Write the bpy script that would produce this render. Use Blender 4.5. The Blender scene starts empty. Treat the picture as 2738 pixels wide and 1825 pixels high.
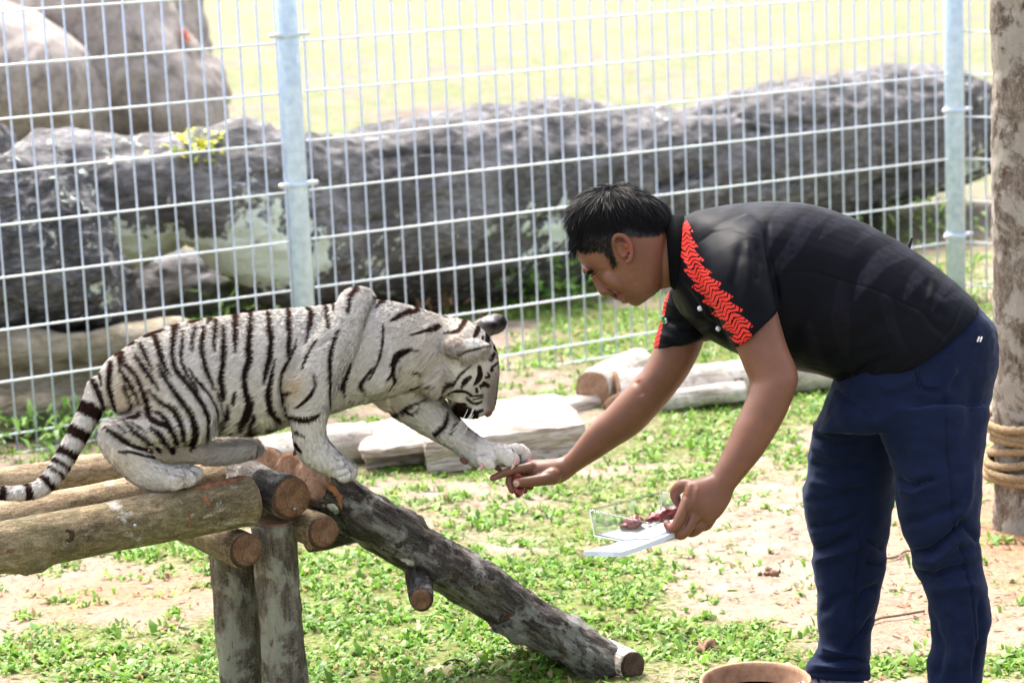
import bpy, math, random
import numpy as np
from mathutils import Vector, Matrix
from mathutils.bvhtree import BVHTree

# ------------------------------------------------------------------ camera
F_PX, CX, CY = 6600.0, 1369.0, 912.5          # focal length in photo pixels, photo centre
PITCH, ROLL, CAM_H = math.radians(10.8), math.radians(2.5), 2.05
SC = bpy.context.scene
COL = SC.collection
CAM = np.array([0.0, 0.0, CAM_H])
V = np.array([0.0, math.cos(PITCH), -math.sin(PITCH)])
_r0, _u0 = np.array([1.0, 0, 0]), np.array([0.0, math.sin(PITCH), math.cos(PITCH)])
R = _r0 * math.cos(ROLL) - _u0 * math.sin(ROLL)
U = _r0 * math.sin(ROLL) + _u0 * math.cos(ROLL)
cam = bpy.data.cameras.new('camera')
cam.sensor_width = 36.0
cam.lens = 36.0 * F_PX / 2738.0
cam.clip_end = 1000.0
cam.dof.use_dof = True
cam.dof.focus_distance = 5.85
cam.dof.aperture_fstop = 5.0
cam_ob = bpy.data.objects.new('camera', cam)
COL.objects.link(cam_ob)
cam_ob.matrix_world = Matrix(((R[0], U[0], -V[0], CAM[0]), (R[1], U[1], -V[1], CAM[1]),
                              (R[2], U[2], -V[2], CAM[2]), (0, 0, 0, 1)))
SC.camera = cam_ob

# ------------------------------------------------------------------ world, sun, exposure
SUN_AZ, SUN_EL = math.radians(-28), math.radians(58)      # azimuth from +Y towards +X
world = bpy.data.worlds.new('World'); SC.world = world; world.use_nodes = True
nt = world.node_tree; nt.nodes.clear()
sky = nt.nodes.new('ShaderNodeTexSky'); sky.sky_type = 'NISHITA'; sky.sun_disc = False
sky.sun_elevation = SUN_EL; sky.sun_rotation = SUN_AZ
sky.air_density = 1.0; sky.dust_density = 6.0; sky.ozone_density = 0.6
bg = nt.nodes.new('ShaderNodeBackground'); bg.inputs[1].default_value = 0.15
out = nt.nodes.new('ShaderNodeOutputWorld')
hs = nt.nodes.new('ShaderNodeHueSaturation'); hs.inputs['Saturation'].default_value = 0.5        # thin high cloud: a paler sky
nt.links.new(sky.outputs[0], hs.inputs['Color']); nt.links.new(hs.outputs[0], bg.inputs[0]); nt.links.new(bg.outputs[0], out.inputs[0])
sun = bpy.data.lights.new('sun', 'SUN'); sun.energy = 2.0; sun.angle = math.radians(24); sun.color = (1.0, 0.95, 0.87)
sun_ob = bpy.data.objects.new('sun', sun); COL.objects.link(sun_ob)
sd = Vector((math.sin(SUN_AZ) * math.cos(SUN_EL), math.cos(SUN_AZ) * math.cos(SUN_EL), math.sin(SUN_EL)))
sun_ob.rotation_euler = sd.to_track_quat('Z', 'Y').to_euler()
sun_ob.location = (0, 0, 20)
SC.view_settings.view_transform = 'Standard'
SC.view_settings.look = 'None'
SC.view_settings.gamma = 1.0
SC.view_settings.exposure = 1.9
SC.cycles.use_denoising = True
SC.cycles.max_bounces = 8
SC.cycles.transparent_max_bounces = 16

# ------------------------------------------------------------------ pixel <-> place
def P(x, y, z):
    "photo pixel + distance along the view axis -> place"
    return CAM + z * (V + (x - CX) / F_PX * R - (y - CY) / F_PX * U)
def ray(x, y):
    return V + (x - CX) / F_PX * R - (y - CY) / F_PX * U
def PH(x, y, h=0.0):
    "photo pixel -> place at height h"
    d = ray(x, y)
    return CAM + d * ((h - CAM_H) / d[2])
def depth(p):
    return float((np.asarray(p) - CAM) @ V)
def proj(p):
    "places (n,3) -> pixel x, pixel y, depth"
    q = np.asarray(p) - CAM
    z = q @ V
    return CX + F_PX * (q @ R) / z, CY - F_PX * (q @ U) / z, z

# ------------------------------------------------------------------ noise
def _hash(i, j, k, seed):
    n = (i * 374761393 + j * 668265263 + k * 2147483647 % 1274126177 + seed * 1442695041) & 0xffffffff
    n = (n ^ (n >> 13)) * 1274126177 & 0xffffffff
    n = (n ^ (n >> 16)) * 2246822519 & 0xffffffff
    return ((n ^ (n >> 15)) & 0xffff) / 65535.0
def vnoise(p, seed=0):
    p = np.asarray(p, float)
    i = np.floor(p).astype(np.int64); f = p - i; f = f * f * (3 - 2 * f)
    o = 0
    for a in (0, 1):
        for b in (0, 1):
            for c in (0, 1):
                w = (f[:, 0] if a else 1 - f[:, 0]) * (f[:, 1] if b else 1 - f[:, 1]) * (f[:, 2] if c else 1 - f[:, 2])
                o = o + w * _hash(i[:, 0] + a, i[:, 1] + b, i[:, 2] + c, seed)
    return o * 2 - 1
def fbm(p, scale, octaves=4, seed=0, gain=0.5):
    p = np.asarray(p, float) * scale
    o, a = 0, 1.0
    for k in range(octaves):
        o = o + a * vnoise(p + 17.3 * k, seed + k); p = p * 2.03; a *= gain
    return o

# ------------------------------------------------------------------ mesh tools
def np_mesh(name, verts, faces, smooth=True):
    me = bpy.data.meshes.new(name)
    verts = np.asarray(verts, float)
    if isinstance(faces, np.ndarray):
        n, k = faces.shape
        me.vertices.add(len(verts)); me.vertices.foreach_set('co', verts.ravel().astype(np.float32))
        me.loops.add(n * k); me.loops.foreach_set('vertex_index', faces.ravel().astype(np.int32))
        me.polygons.add(n)
        me.polygons.foreach_set('loop_start', np.arange(0, n * k, k, dtype=np.int32))
        me.update(calc_edges=True)
    else:
        me.from_pydata([tuple(v) for v in verts], [], [tuple(f) for f in faces]); me.update()
    if smooth:
        me.polygons.foreach_set('use_smooth', np.ones(len(me.polygons), bool))
    return me
def link(name, me, mat=None, parent=None, label=None, cat=None, group=None, kind=None):
    o = bpy.data.objects.new(name, me); COL.objects.link(o)
    if mat is not None and me is not None:
        for m in (mat if isinstance(mat, (list, tuple)) else [mat]):
            me.materials.append(m)
    if parent is not None: o.parent = parent
    if label: o['label'] = label
    if cat: o['category'] = cat
    if group: o['group'] = group
    if kind: o['kind'] = kind
    return o
def empty(name, label=None, cat=None, group=None):
    return link(name, None, None, None, label, cat, group)

class Blob:
    "collects closed shells; build() fuses them into one skin"
    def __init__(s, zo=0.0): s.v, s.f, s.n, s.zo = [], [], 0, zo
    def rings(s, rings):
        k = rings.shape[1]; b = s.n
        m = len(rings)
        s.v.append(rings.reshape(-1, 3))
        idx = np.arange(m * k).reshape(m, k) + b
        nx = np.roll(idx, -1, 1)
        for a in range(m - 1):
            s.f += [(idx[a, j], nx[a, j], nx[a + 1, j], idx[a + 1, j]) for j in range(k)]
        s.v.append(rings[0].mean(0)[None]); s.v.append(rings[-1].mean(0)[None])
        c0, c1 = b + m * k, b + m * k + 1
        s.f += [(idx[0, (j + 1) % k], idx[0, j], c0) for j in range(k)]
        s.f += [(idx[-1, j], idx[-1, (j + 1) % k], c1) for j in range(k)]
        s.n = b + m * k + 2
    def loft(s, secs, sub=5, seg=30, egg=0.0, ex=2.0):
        "secs: (x1,y1,x2,y2,z,half_depth[,ox,oy]) two outline pixels, depth, half depth; ox,oy shift the near side in pixels"
        a = np.array([list(q) + [0] * (8 - len(q)) for q in secs], float)
        a[:, 4] += s.zo; a = crom(a, sub)
        t = np.linspace(0, 2 * np.pi, seg, endpoint=False)
        ct, st = np.cos(t), np.sin(t)
        ct = np.sign(ct) * np.abs(ct) ** (2 / ex); st = np.sign(st) * np.abs(st) ** (2 / ex)
        rg = []
        for q in a:
            p1, p2 = P(q[0], q[1], q[4]), P(q[2], q[3], q[4])
            c, h = (p1 + p2) / 2, (p2 - p1) / 2
            b = V * q[5] - (q[6] * R - q[7] * U) * q[4] / F_PX
            rg.append(c + h * ct[:, None] + b * (st * (1 + egg * ct))[:, None])
        s.rings(np.array(rg))
    def tube(s, pts, sub=4, seg=20, flat=1.0):
        "pts: (x,y,z,r_px)"
        a = crom(np.array(pts, float), sub) if len(pts) > 2 else np.array(pts, float)
        a[:, 2] += s.zo; c = np.array([P(q[0], q[1], q[2]) for q in a]); r = a[:, 3] * a[:, 2] / F_PX
        s.rings(tube_rings(c, r, seg))
    def ell(s, x, y, z, ax, ay, hd, ang=0, seg=20):
        "ellipsoid: half axes ax, ay in pixels, hd in metres"
        z = z + s.zo; c = P(x, y, z); k = z / F_PX
        ca, sa = math.cos(math.radians(ang)), math.sin(math.radians(ang))
        A = (ca * R - sa * U) * ax * k; B = (-sa * R - ca * U) * ay * k; D = V * hd
        th = np.linspace(0.12, np.pi - 0.12, 12); ph = np.linspace(0, 2 * np.pi, seg, endpoint=False)
        s.rings(np.array([c + A * np.cos(q) + np.sin(q) * (B * np.cos(ph)[:, None] + D * np.sin(ph)[:, None]) for q in th]))
    def build(s, voxel, smooth=3, lam=0.5):
        me = bpy.data.meshes.new('tmp')
        me.from_pydata(np.concatenate(s.v).tolist(), [], s.f)
        o = bpy.data.objects.new('tmp', me); COL.objects.link(o)
        m = o.modifiers.new('r', 'REMESH'); m.mode = 'VOXEL'; m.voxel_size = voxel
        dg = bpy.context.evaluated_depsgraph_get()
        out = bpy.data.meshes.new_from_object(o.evaluated_get(dg))
        bpy.data.objects.remove(o); bpy.data.meshes.remove(me)
        v = np.empty(len(out.vertices) * 3); out.vertices.foreach_get('co', v); v = v.reshape(-1, 3)
        f = np.array([p.vertices[:] for p in out.polygons]) if len(set(p.loop_total for p in out.polygons)) == 1 else None
        e = np.empty(len(out.edges) * 2, np.int32); out.edges.foreach_get('vertices', e); e = e.reshape(-1, 2)
        assert f is not None
        bpy.data.meshes.remove(out)
        return Skin(laplace(v, e, smooth, lam), f, e)
def laplace(v, e, it, lam=0.5, w=None):
    n = len(v); deg = np.bincount(e.ravel(), minlength=n).astype(float)[:, None]; deg[deg == 0] = 1
    for _ in range(it):
        s = np.stack([np.bincount(e[:, 0], v[e[:, 1], k], n) + np.bincount(e[:, 1], v[e[:, 0], k], n) for k in range(3)], 1)
        d = lam * (s / deg - v)
        v = v + (d if w is None else d * w[:, None])
    return v
class Skin:
    def __init__(s, v, f, e): s.v, s.f, s.e = v, f, e; s.col = None
    def normals(s):
        a = s.v[s.f]
        fn = np.cross(a[:, 2] - a[:, 0], a[:, 3 if a.shape[1] > 3 else 1] - a[:, 1]) if a.shape[1] > 3 else np.cross(a[:, 1] - a[:, 0], a[:, 2] - a[:, 0])
        n = np.stack([np.bincount(s.f.ravel(), np.repeat(fn[:, k], s.f.shape[1]), len(s.v)) for k in range(3)], 1)
        n = n / np.maximum(np.linalg.norm(n, axis=1, keepdims=True), 1e-12)
        if np.mean(np.einsum('ij,ij->i', n, s.v - s.v.mean(0))) < 0: n = -n
        return n
    def crease(s, lines, side=-1):
        "lines: (list of (x,y), width px, depth m) pressed into the side facing the viewer (depth < 0 raises)"
        px, py, _ = proj(s.v); n = s.normals(); near = np.clip((n @ V) * side * 2 + 0.3, 0, 1)
        d = np.zeros(len(s.v))
        for pts, w, dep in lines:
            dist, _, tt = poly_dist(px, py, np.array(pts, float))
            d += dep * np.exp(-(dist / w) ** 2) * np.clip(np.minimum(tt, 1 - tt) * 5 + 0.25, 0, 1)
        s.v = s.v - n * (d * near)[:, None]
    def mesh(s, name, col=None):
        me = np_mesh(name, s.v, s.f)
        c = col if col is not None else s.col
        if c is not None: add_col(me, 'Col', c)
        return me
    def bvh(s):
        return BVHTree.FromPolygons([tuple(q) for q in s.v], [tuple(q) for q in s.f.tolist()])
def add_col(me, name, c):
    c = np.asarray(c, np.float32)
    if c.shape[1] == 3: c = np.concatenate([c, np.ones((len(c), 1), np.float32)], 1)
    at = me.color_attributes.new(name, 'FLOAT_COLOR', 'POINT'); at.data.foreach_set('color', c.ravel())
def add_float(me, name, a):
    at = me.attributes.new(name, 'FLOAT', 'POINT'); at.data.foreach_set('value', np.asarray(a, np.float32))
def crom(a, sub):
    a = np.asarray(a, float)
    e = np.concatenate([[2 * a[0] - a[1]], a, [2 * a[-1] - a[-2]]])
    o = []
    for i in range(1, len(e) - 2):
        for t in np.arange(sub) / sub:
            p0, p1, p2, p3 = e[i - 1:i + 3]
            o.append(0.5 * (2 * p1 + (p2 - p0) * t + (2 * p0 - 5 * p1 + 4 * p2 - p3) * t * t + (3 * p1 - p0 - 3 * p2 + p3) * t ** 3))
    o.append(a[-1])
    return np.array(o)
def tube_rings(c, r, seg=16, cap=True):
    c = np.asarray(c, float); r = np.asarray(r, float)
    t = np.gradient(c, axis=0); t /= np.maximum(np.linalg.norm(t, axis=1, keepdims=True), 1e-9)
    if cap:
        qs = np.array([0.15, 0.6, 0.88])
        c0 = [c[0] - t[0] * r[0] * q for q in qs[::-1]]; r0 = [r[0] * math.sqrt(1 - q * q) for q in qs[::-1]]
        c1 = [c[-1] + t[-1] * r[-1] * q for q in qs]; r1 = [r[-1] * math.sqrt(1 - q * q) for q in qs]
        t = np.concatenate([[t[0]] * 3, t, [t[-1]] * 3]); c = np.concatenate([c0, c, c1]); r = np.concatenate([r0, r, r1])
    n = np.cross(t[0], [0.31, 0.2, 0.93]); n /= np.linalg.norm(n)
    ph = np.linspace(0, 2 * np.pi, seg, endpoint=False); out = []
    for i in range(len(c)):
        n = n - t[i] * (n @ t[i]); n /= np.linalg.norm(n); b = np.cross(t[i], n)
        out.append(c[i] + r[i] * (n * np.cos(ph)[:, None] + b * np.sin(ph)[:, None]))
    return np.array(out)
def ring_mesh(name, rings, smooth=True):
    b = Blob(); b.rings(rings)
    return np_mesh(name, np.concatenate(b.v), b.f, smooth)
def tube_mesh(name, pts, r, seg=10, cap=True):
    pts = np.asarray(pts, float)
    r = np.full(len(pts), r) if np.isscalar(r) else np.asarray(r)
    return ring_mesh(name, tube_rings(pts, r, seg, cap))
def poly_dist(px, py, pts):
    "distance to a polyline, value of third column at the nearest point, position 0..1 along it"
    best = np.full(len(px), 1e9); val = np.zeros(len(px)); tt = np.zeros(len(px))
    seg = np.hypot(*(pts[1:, :2] - pts[:-1, :2]).T); cum = np.concatenate([[0], np.cumsum(seg)]); tot = max(cum[-1], 1e-9)
    for i in range(len(pts) - 1):
        a, b = pts[i], pts[i + 1]; dx, dy = b[0] - a[0], b[1] - a[1]
        t = np.clip(((px - a[0]) * dx + (py - a[1]) * dy) / max(dx * dx + dy * dy, 1e-9), 0, 1)
        d = np.hypot(px - a[0] - t * dx, py - a[1] - t * dy)
        m = d < best; best[m] = d[m]
        if pts.shape[1] > 2: val[m] = (a[2] + t * (b[2] - a[2]))[m]
        tt[m] = ((cum[i] + t * seg[i]) / tot)[m]
    return best, val, tt
def in_poly(px, py, poly):
    r = np.zeros(len(px), bool); n = len(poly)
    for i in range(n):
        x1, y1 = poly[i]; x2, y2 = poly[(i + 1) % n]
        if y1 == y2: continue
        r ^= ((y1 > py) != (y2 > py)) & (px < (x2 - x1) * (py - y1) / (y2 - y1) + x1)
    return r
def hit(bvh, x, y, lift=0.0):
    "place where the sight line through a photo pixel meets a surface"
    d = ray(x, y); d = d / np.linalg.norm(d)
    loc, nor, idx, dist = bvh.ray_cast(Vector(CAM), Vector(d), 60)
    if loc is None: return None, None
    nor = np.array(nor); nor = nor if nor @ d < 0 else -nor
    return np.array(loc) + nor * lift, nor
def strands(name, roots, dirs, nrm, length, width, col, bend=None, seg=2, rng=None, curl=0.0):
    "thin tapered blades growing from roots; one mesh"
    n = len(roots); L = length[:, None]; side = np.cross(dirs, ray(CX, CY)); side /= np.maximum(np.linalg.norm(side, axis=1, keepdims=True), 1e-9)
    # turn the blade's flat side at random
    k = rng.uniform(-0.9, 0.9, n)[:, None]; up = np.cross(side, dirs); side = side * np.sqrt(1 - k * k) + up * k
    b = nrm * 0 if bend is None else bend
    rows = []
    for i in range(seg + 1):
        t = i / seg
        c = roots + dirs * L * t + b * L * t * t
        w = width[:, None] * (1 - 0.75 * t) * 0.5
        if i < seg: rows += [c - side * w, c + side * w]
        else: rows += [c]
    v = np.stack(rows, 1).reshape(-1, 3); m = 2 * seg + 1; base = np.arange(n)[:, None] * m
    tris = []
    for i in range(seg - 1):
        a = 2 * i; tris += [[a, a + 1, a + 3], [a, a + 3, a + 2]]
    tris.append([2 * seg - 2, 2 * seg - 1, 2 * seg])
    f = (base[:, :, None] + np.array(tris)[None]).reshape(-1, 3)
    me = np_mesh(name, v, f)
    add_col(me, 'Col', np.repeat(col, m, 0))
    a_ = me.attributes.new('nrm', 'FLOAT_VECTOR', 'POINT'); a_.data.foreach_set('vector', np.repeat(nrm, m, 0).ravel().astype(np.float32))
    return me
def sample(sk, n, rng, weight=None):
    "random points on a skin: place, triangle vertex ids, barycentric weights"
    f = sk.f
    t = np.concatenate([f[:, [0, 1, 2]], f[:, [0, 2, 3]]]) if f.shape[1] == 4 else f
    a = sk.v[t]; ar = np.linalg.norm(np.cross(a[:, 1] - a[:, 0], a[:, 2] - a[:, 0]), axis=1)
    if weight is not None: ar = ar * weight[t].mean(1)
    i = rng.choice(len(t), n, p=ar / ar.sum())
    u, w = rng.random(n), rng.random(n); m = u + w > 1; u[m], w[m] = 1 - u[m], 1 - w[m]
    bc = np.stack([1 - u - w, u, w], 1)
    return t[i], bc
def at(bc, tri, arr):
    return np.einsum('ij,ijk->ik', bc, arr[tri]) if arr.ndim > 1 else np.einsum('ij,ij->i', bc, arr[tri])

# ------------------------------------------------------------------ materials
def mat(name, rough=0.8, spec=0.3):
    m = bpy.data.materials.new(name); m.use_nodes = True
    b = m.node_tree.nodes['Principled BSDF']
    b.inputs['Roughness'].default_value = rough; b.inputs['Specular IOR Level'].default_value = spec
    return m, m.node_tree, b
def nd(t, kind, **kw):
    n = t.nodes.new(kind)
    for k, v in kw.items():
        if k in n.inputs.keys() if isinstance(k, str) else False: n.inputs[k].default_value = v
        else: setattr(n, k, v)
    return n
def noise(t, scale, detail=4, rough=0.55, vec=None, dist=0.0):
    n = t.nodes.new('ShaderNodeTexNoise'); n.inputs['Scale'].default_value = scale; n.inputs['Detail'].default_value = detail
    n.inputs['Roughness'].default_value = rough; n.inputs['Distortion'].default_value = dist
    if vec is not None: t.links.new(vec, n.inputs['Vector'])
    return n.outputs['Fac']
def coords(t, scale=(1, 1, 1), kind='Object', rot=(0, 0, 0)):
    c = t.nodes.new('ShaderNodeTexCoord'); m = t.nodes.new('ShaderNodeMapping')
    m.inputs['Scale'].default_value = scale; m.inputs['Rotation'].default_value = rot
    t.links.new(c.outputs[kind], m.inputs['Vector'])
    return m.outputs['Vector']
def ramp(t, fac, stops, interp='LINEAR'):
    r = t.nodes.new('ShaderNodeValToRGB'); r.color_ramp.interpolation = interp
    el = r.color_ramp.elements
    while len(el) < len(stops): el.new(0.5)
    for e, (p, c) in zip(el, stops):
        e.position = p; e.color = (c if len(c) == 4 else tuple(c) + (1,)) if not np.isscalar(c) else (c, c, c, 1)
    t.links.new(fac, r.inputs['Fac'])
    return r.outputs['Color']
def g(v): return (v, v, v)
def mix(t, fac, a, b, mode='MIX'):
    m = t.nodes.new('ShaderNodeMix'); m.data_type = 'RGBA'; m.blend_type = mode
    for s, q in ((0, fac), (6, a), (7, b)):
        if hasattr(q, 'is_output'): t.links.new(q, m.inputs[s])
        elif s == 0: m.inputs[0].default_value = q
        else: m.inputs[s].default_value = tuple(q) + (1,) if len(q) == 3 else q
    return m.outputs[2]
def mth(t, op, a, b=None, c=None):
    m = t.nodes.new('ShaderNodeMath'); m.operation = op
    for i, q in enumerate((a, b, c)):
        if q is None: continue
        if hasattr(q, 'is_output'): t.links.new(q, m.inputs[i])
        else: m.inputs[i].default_value = q
    return m.outputs[0]
def bump(t, b, height, strength=0.5, dist=0.01):
    n = t.nodes.new('ShaderNodeBump'); n.inputs['Strength'].default_value = strength; n.inputs['Distance'].default_value = dist
    t.links.new(height, n.inputs['Height'])
    prev = b.inputs['Normal']
    if prev.is_linked: t.links.new(prev.links[0].from_socket, n.inputs['Normal'])
    t.links.new(n.outputs[0], b.inputs['Normal'])
def setc(t, b, c):
    if hasattr(c, 'is_output'): t.links.new(c, b.inputs['Base Color'])
    else: b.inputs['Base Color'].default_value = tuple(c) + (1,)
def attr(t, name, out='Color'):
    n = t.nodes.new('ShaderNodeAttribute'); n.attribute_name = name
    return n.outputs[out]
def plain(name, c, rough=0.6, spec=0.4, metal=0.0, nscale=None, namp=0.25):
    m, t, b = mat(name, rough, spec); b.inputs['Metallic'].default_value = metal
    if nscale:
        f = noise(t, nscale, 5, 0.6, coords(t))
        setc(t, b, ramp(t, f, [(0.3, tuple(q * (1 - namp) for q in c)), (0.7, tuple(min(1, q * (1 + namp)) for q in c))]))
        bump(t, b, f, 0.2, 0.004)
    else: setc(t, b, c)
    return m

DBG = []
def dbg(*a): DBG.append(' '.join(str(q) for q in a))
# ================================================================== THE SETTING
rng = np.random.default_rng(7)
random.seed(7)

# ---- ground: one sheet to the horizon, finely divided near the scene
def bare_mask(x, y):
    "0 = grown over, 1 = trodden earth; places on the ground"
    p = np.stack([x, y, x * 0], 1)
    n = fbm(p, 1.1, 4, 3) * 0.55 + fbm(p, 3.7, 2, 9) * 0.35
    b = np.clip(0.44 + n * 0.8, 0, 1)
    for px, py, rx, ry, s in BARE:
        c = PH(px, py); d = ((x - c[0]) / rx) ** 2 + ((y - c[1]) / ry) ** 2
        b = b + s * np.exp(-d)
    return np.clip(b, 0, 1)
BARE = [(1960, 1430, 0.16, 0.35, 0.9), (2080, 1520, 0.20, 0.35, 0.9), (250, 1560, 0.33, 0.20, 0.75), (480, 1620, 0.25, 0.16, 0.6),
        (2330, 1560, 0.32, 0.40, 0.8), (2700, 1430, 0.28, 0.5, 1.0), (2480, 1700, 0.25, 0.2, 0.7), (1350, 1450, 0.15, 0.18, 0.5),
        (2200, 1330, 0.2, 0.25, 0.5), (1700, 1200, 0.5, 0.4, -0.35), (1500, 1350, 0.4, 0.3, -0.3), (2150, 1000, 0.5, 0.6, -0.3), (1400, 960, 0.8, 0.8, -0.4), (2500, 800, 0.8, 1.5, -0.4),
        (1150, 1250, 0.5, 0.3, -0.5), (1250, 1700, 0.35, 0.25, -0.7), (1000, 1560, 0.4, 0.3, -0.35), (150, 1750, 0.5, 0.2, -0.5), (1850, 1720, 0.35, 0.12, -0.7), (1550, 1560, 0.3, 0.25, -0.45), (2100, 1620, 0.15, 0.1, -0.6),
        (300, 1420, 0.4, 0.25, -0.7), (2000, 1690, 0.3, 0.12, -0.8), (2250, 1760, 0.5, 0.1, -0.8), (2600, 1780, 0.4, 0.12, -0.7), (1850, 1080, 0.5, 0.4, -0.4), (2700, 1560, 0.1, 0.08, -0.8)]
gx = np.concatenate([[-300, -60, -20, -8], np.arange(-4, 4.01, 0.05), [8, 20, 60, 300]])
gy = np.concatenate([[-60, -10, 1, 3], np.arange(4.2, 13, 0.05), np.arange(13, 30, 0.5), [40, 60, 120, 400]])
GX, GY = np.meshgrid(gx, gy)
gp = np.stack([GX.ravel(), GY.ravel(), np.zeros(GX.size)], 1)
near = (np.abs(gp[:, 0]) < 4.1) & (gp[:, 1] > 4) & (gp[:, 1] < 13.5)
gp[near, 2] = fbm(gp[near], 2.5, 4, 5) * 0.012
nxg, nyg = len(gx), len(gy)
ii = np.arange(nyg - 1)[:, None] * nxg + np.arange(nxg - 1)[None]
gf = np.stack([ii, ii + 1, ii + nxg + 1, ii + nxg], -1).reshape(-1, 4)
gm = np_mesh('ground', gp, gf)
bm_ = bare_mask(gp[:, 0], gp[:, 1]); add_float(gm, 'bare', bm_)
red = np.zeros(len(gp))
for px, py, rx, ry, s in [(2720, 1430, 0.35, 0.6, 1.0), (330, 1590, 0.5, 0.25, 0.8), (2400, 1650, 0.4, 0.3, 0.35)]:
    c = PH(px, py); red += s * np.exp(-((gp[:, 0] - c[0]) / rx) ** 2 - ((gp[:, 1] - c[1]) / ry) ** 2)
add_float(gm, 'red', np.clip(red, 0, 1))
M, t, b = mat('earth_and_turf', 0.95, 0.1)
vec = coords(t)
n1 = noise(t, 9, 6, 0.65, vec); n2 = noise(t, 60, 5, 0.7, vec); n3 = noise(t, 260, 3, 0.6, vec)
sand = ramp(t, mth(t, 'ADD', mth(t, 'MULTIPLY', n1, 0.6), mth(t, 'MULTIPLY', n2, 0.4)),
            [(0.32, (0.18, 0.122, 0.09)), (0.47, (0.32, 0.245, 0.19)), (0.68, (0.46, 0.385, 0.32))])
clay = ramp(t, n2, [(0.3, (0.22, 0.13, 0.085)), (0.7, (0.46, 0.27, 0.155))])
soil = mix(t, attr(t, 'red', 'Fac'), sand, clay)
turf = ramp(t, n2, [(0.32, (0.07, 0.085, 0.025)), (0.45, (0.14, 0.16, 0.05)), (0.56, (0.20, 0.225, 0.08)), (0.72, (0.33, 0.28, 0.18))])
far = ramp(t, mth(t, 'ADD', mth(t, 'MULTIPLY', noise(t, .9, 3, 0.6, vec), 0.45), mth(t, 'MULTIPLY', noise(t, 5, 4, 0.6, vec), 0.55)),
           [(0.40, (0.165, 0.13, 0.105)), (0.455, (0.24, 0.21, 0.17)), (0.50, (0.22, 0.215, 0.145)), (0.54, (0.14, 0.162, 0.072)), (0.62, (0.225, 0.24, 0.14))])
sep = t.nodes.new('ShaderNodeSeparateXYZ'); tc = t.nodes.new('ShaderNodeTexCoord'); t.links.new(tc.outputs['Object'], sep.inputs[0])
isfar = mth(t, 'MULTIPLY', mth(t, 'SUBTRACT', sep.outputs['Y'], 12.0), 0.35); isfar.node.use_clamp = True
mask = mth(t, 'ADD', attr(t, 'bare', 'Fac'), mth(t, 'MULTIPLY', mth(t, 'SUBTRACT', n2, 0.5), 0.9))
mk = mth(t, 'MULTIPLY', mth(t, 'SUBTRACT', mask, 0.2), 3.2); mk.node.use_clamp = True
setc(t, b, mix(t, isfar, mix(t, mk, turf, soil), far))
bump(t, b, mth(t, 'ADD', n2, mth(t, 'MULTIPLY', n3, 0.4)), 0.8, 0.02)
link('ground', gm, M, label='sandy ground with patchy low turf reaching back past the fence', kind='structure')

# ---- leaves of the low grass
def leaf_mat(name, c1, c2, c3, trans=0.35):
    m, t, b = mat(name, 0.45, 0.35)
    c = attr(t, 'Col'); setc(t, b, c)
    tr = t.nodes.new('ShaderNodeBsdfTranslucent'); t.links.new(c, tr.inputs['Color'])
    mx = t.nodes.new('ShaderNodeMixShader'); mx.inputs[0].default_value = trans
    t.links.new(b.outputs[0], mx.inputs[1]); t.links.new(tr.outputs[0], mx.inputs[2])
    t.links.new(mx.outputs[0], t.nodes['Material Output'].inputs['Surface'])
    return m
LEAF = leaf_mat('grass_leaf', 0, 0, 0)
def leaves(name, base, L, W, col, tilt, rng, yaw=None):
    "broad folded blades: 2 segments, tapered"
    n = len(base); yaw = rng.uniform(0, 2 * np.pi, n) if yaw is None else yaw
    d = np.stack([np.cos(yaw), np.sin(yaw), np.zeros(n)], 1); s = np.stack([-np.sin(yaw), np.cos(yaw), rng.uniform(-.3, .3, n)], 1)
    up = np.array([0, 0, 1.0])
    a0 = tilt; a1 = tilt - rng.uniform(0.3, 1.1, n)
    m1 = base + (d * np.cos(a0)[:, None] + up * np.sin(a0)[:, None]) * (L * 0.5)[:, None]
    m2 = m1 + (d * np.cos(a1)[:, None] + up * np.sin(a1)[:, None]) * (L * 0.5)[:, None]
    w = (W / 2)[:, None]
    v = np.stack([base - s * w * 0.5, base + s * w * 0.5, m1 - s * w, m1 + s * w, m2], 1).reshape(-1, 3)
    f = (np.arange(n)[:, None, None] * 5 + np.array([[0, 1, 3], [0, 3, 2], [2, 3, 4]])[None]).reshape(-1, 3)
    me = np_mesh(name, v, f, smooth=False)
    add_col(me, 'Col', np.repeat(col, 5, 0))
    return me
def leaf_cols(n, rng, dry=0.12):
    k = rng.random(n)[:, None]
    c = np.array([0.075, 0.19, 0.022]) * (1 - k) + np.array([0.26, 0.44, 0.06]) * k
    d = rng.random(n) < dry
    c[d] = np.array([0.42, 0.34, 0.16]) * rng.uniform(0.6, 1.1, (d.sum(), 1))
    return c * rng.uniform(0.75, 1.2, (n, 1))
N = 330000
y = 4.7 + (12.5 - 4.7) * rng.random(N) ** 1.25
x = (rng.random(N) * 2 - 1) * (0.225 * y + 0.25)
bare = bare_mask(x, y)
clump = fbm(np.stack([x, y, x * 0], 1), 14, 2, 21)
keep = rng.random(N) < np.clip((0.60 - bare) * 1.5 + clump * 1.25, 0.012, 1) * 0.78
x, y = x[keep], y[keep]; n = len(x)
base = np.stack([x, y, np.full(n, 0.0)], 1)
base[:, 2] = fbm(base, 2.5, 4, 5) * 0.012 - 0.002
L = rng.uniform(0.016, 0.040, n) * np.where(rng.random(n) < 0.04, 1.7, 1); W = L * rng.uniform(0.22, 0.42, n)
link('low_grass', leaves('low_grass', base, L, W, leaf_cols(n, rng), rng.uniform(0.15, 1.25, n), rng), LEAF,
     label='low broad-leaved green grass growing in patches over the sand', cat='grass', kind='stuff')
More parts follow.
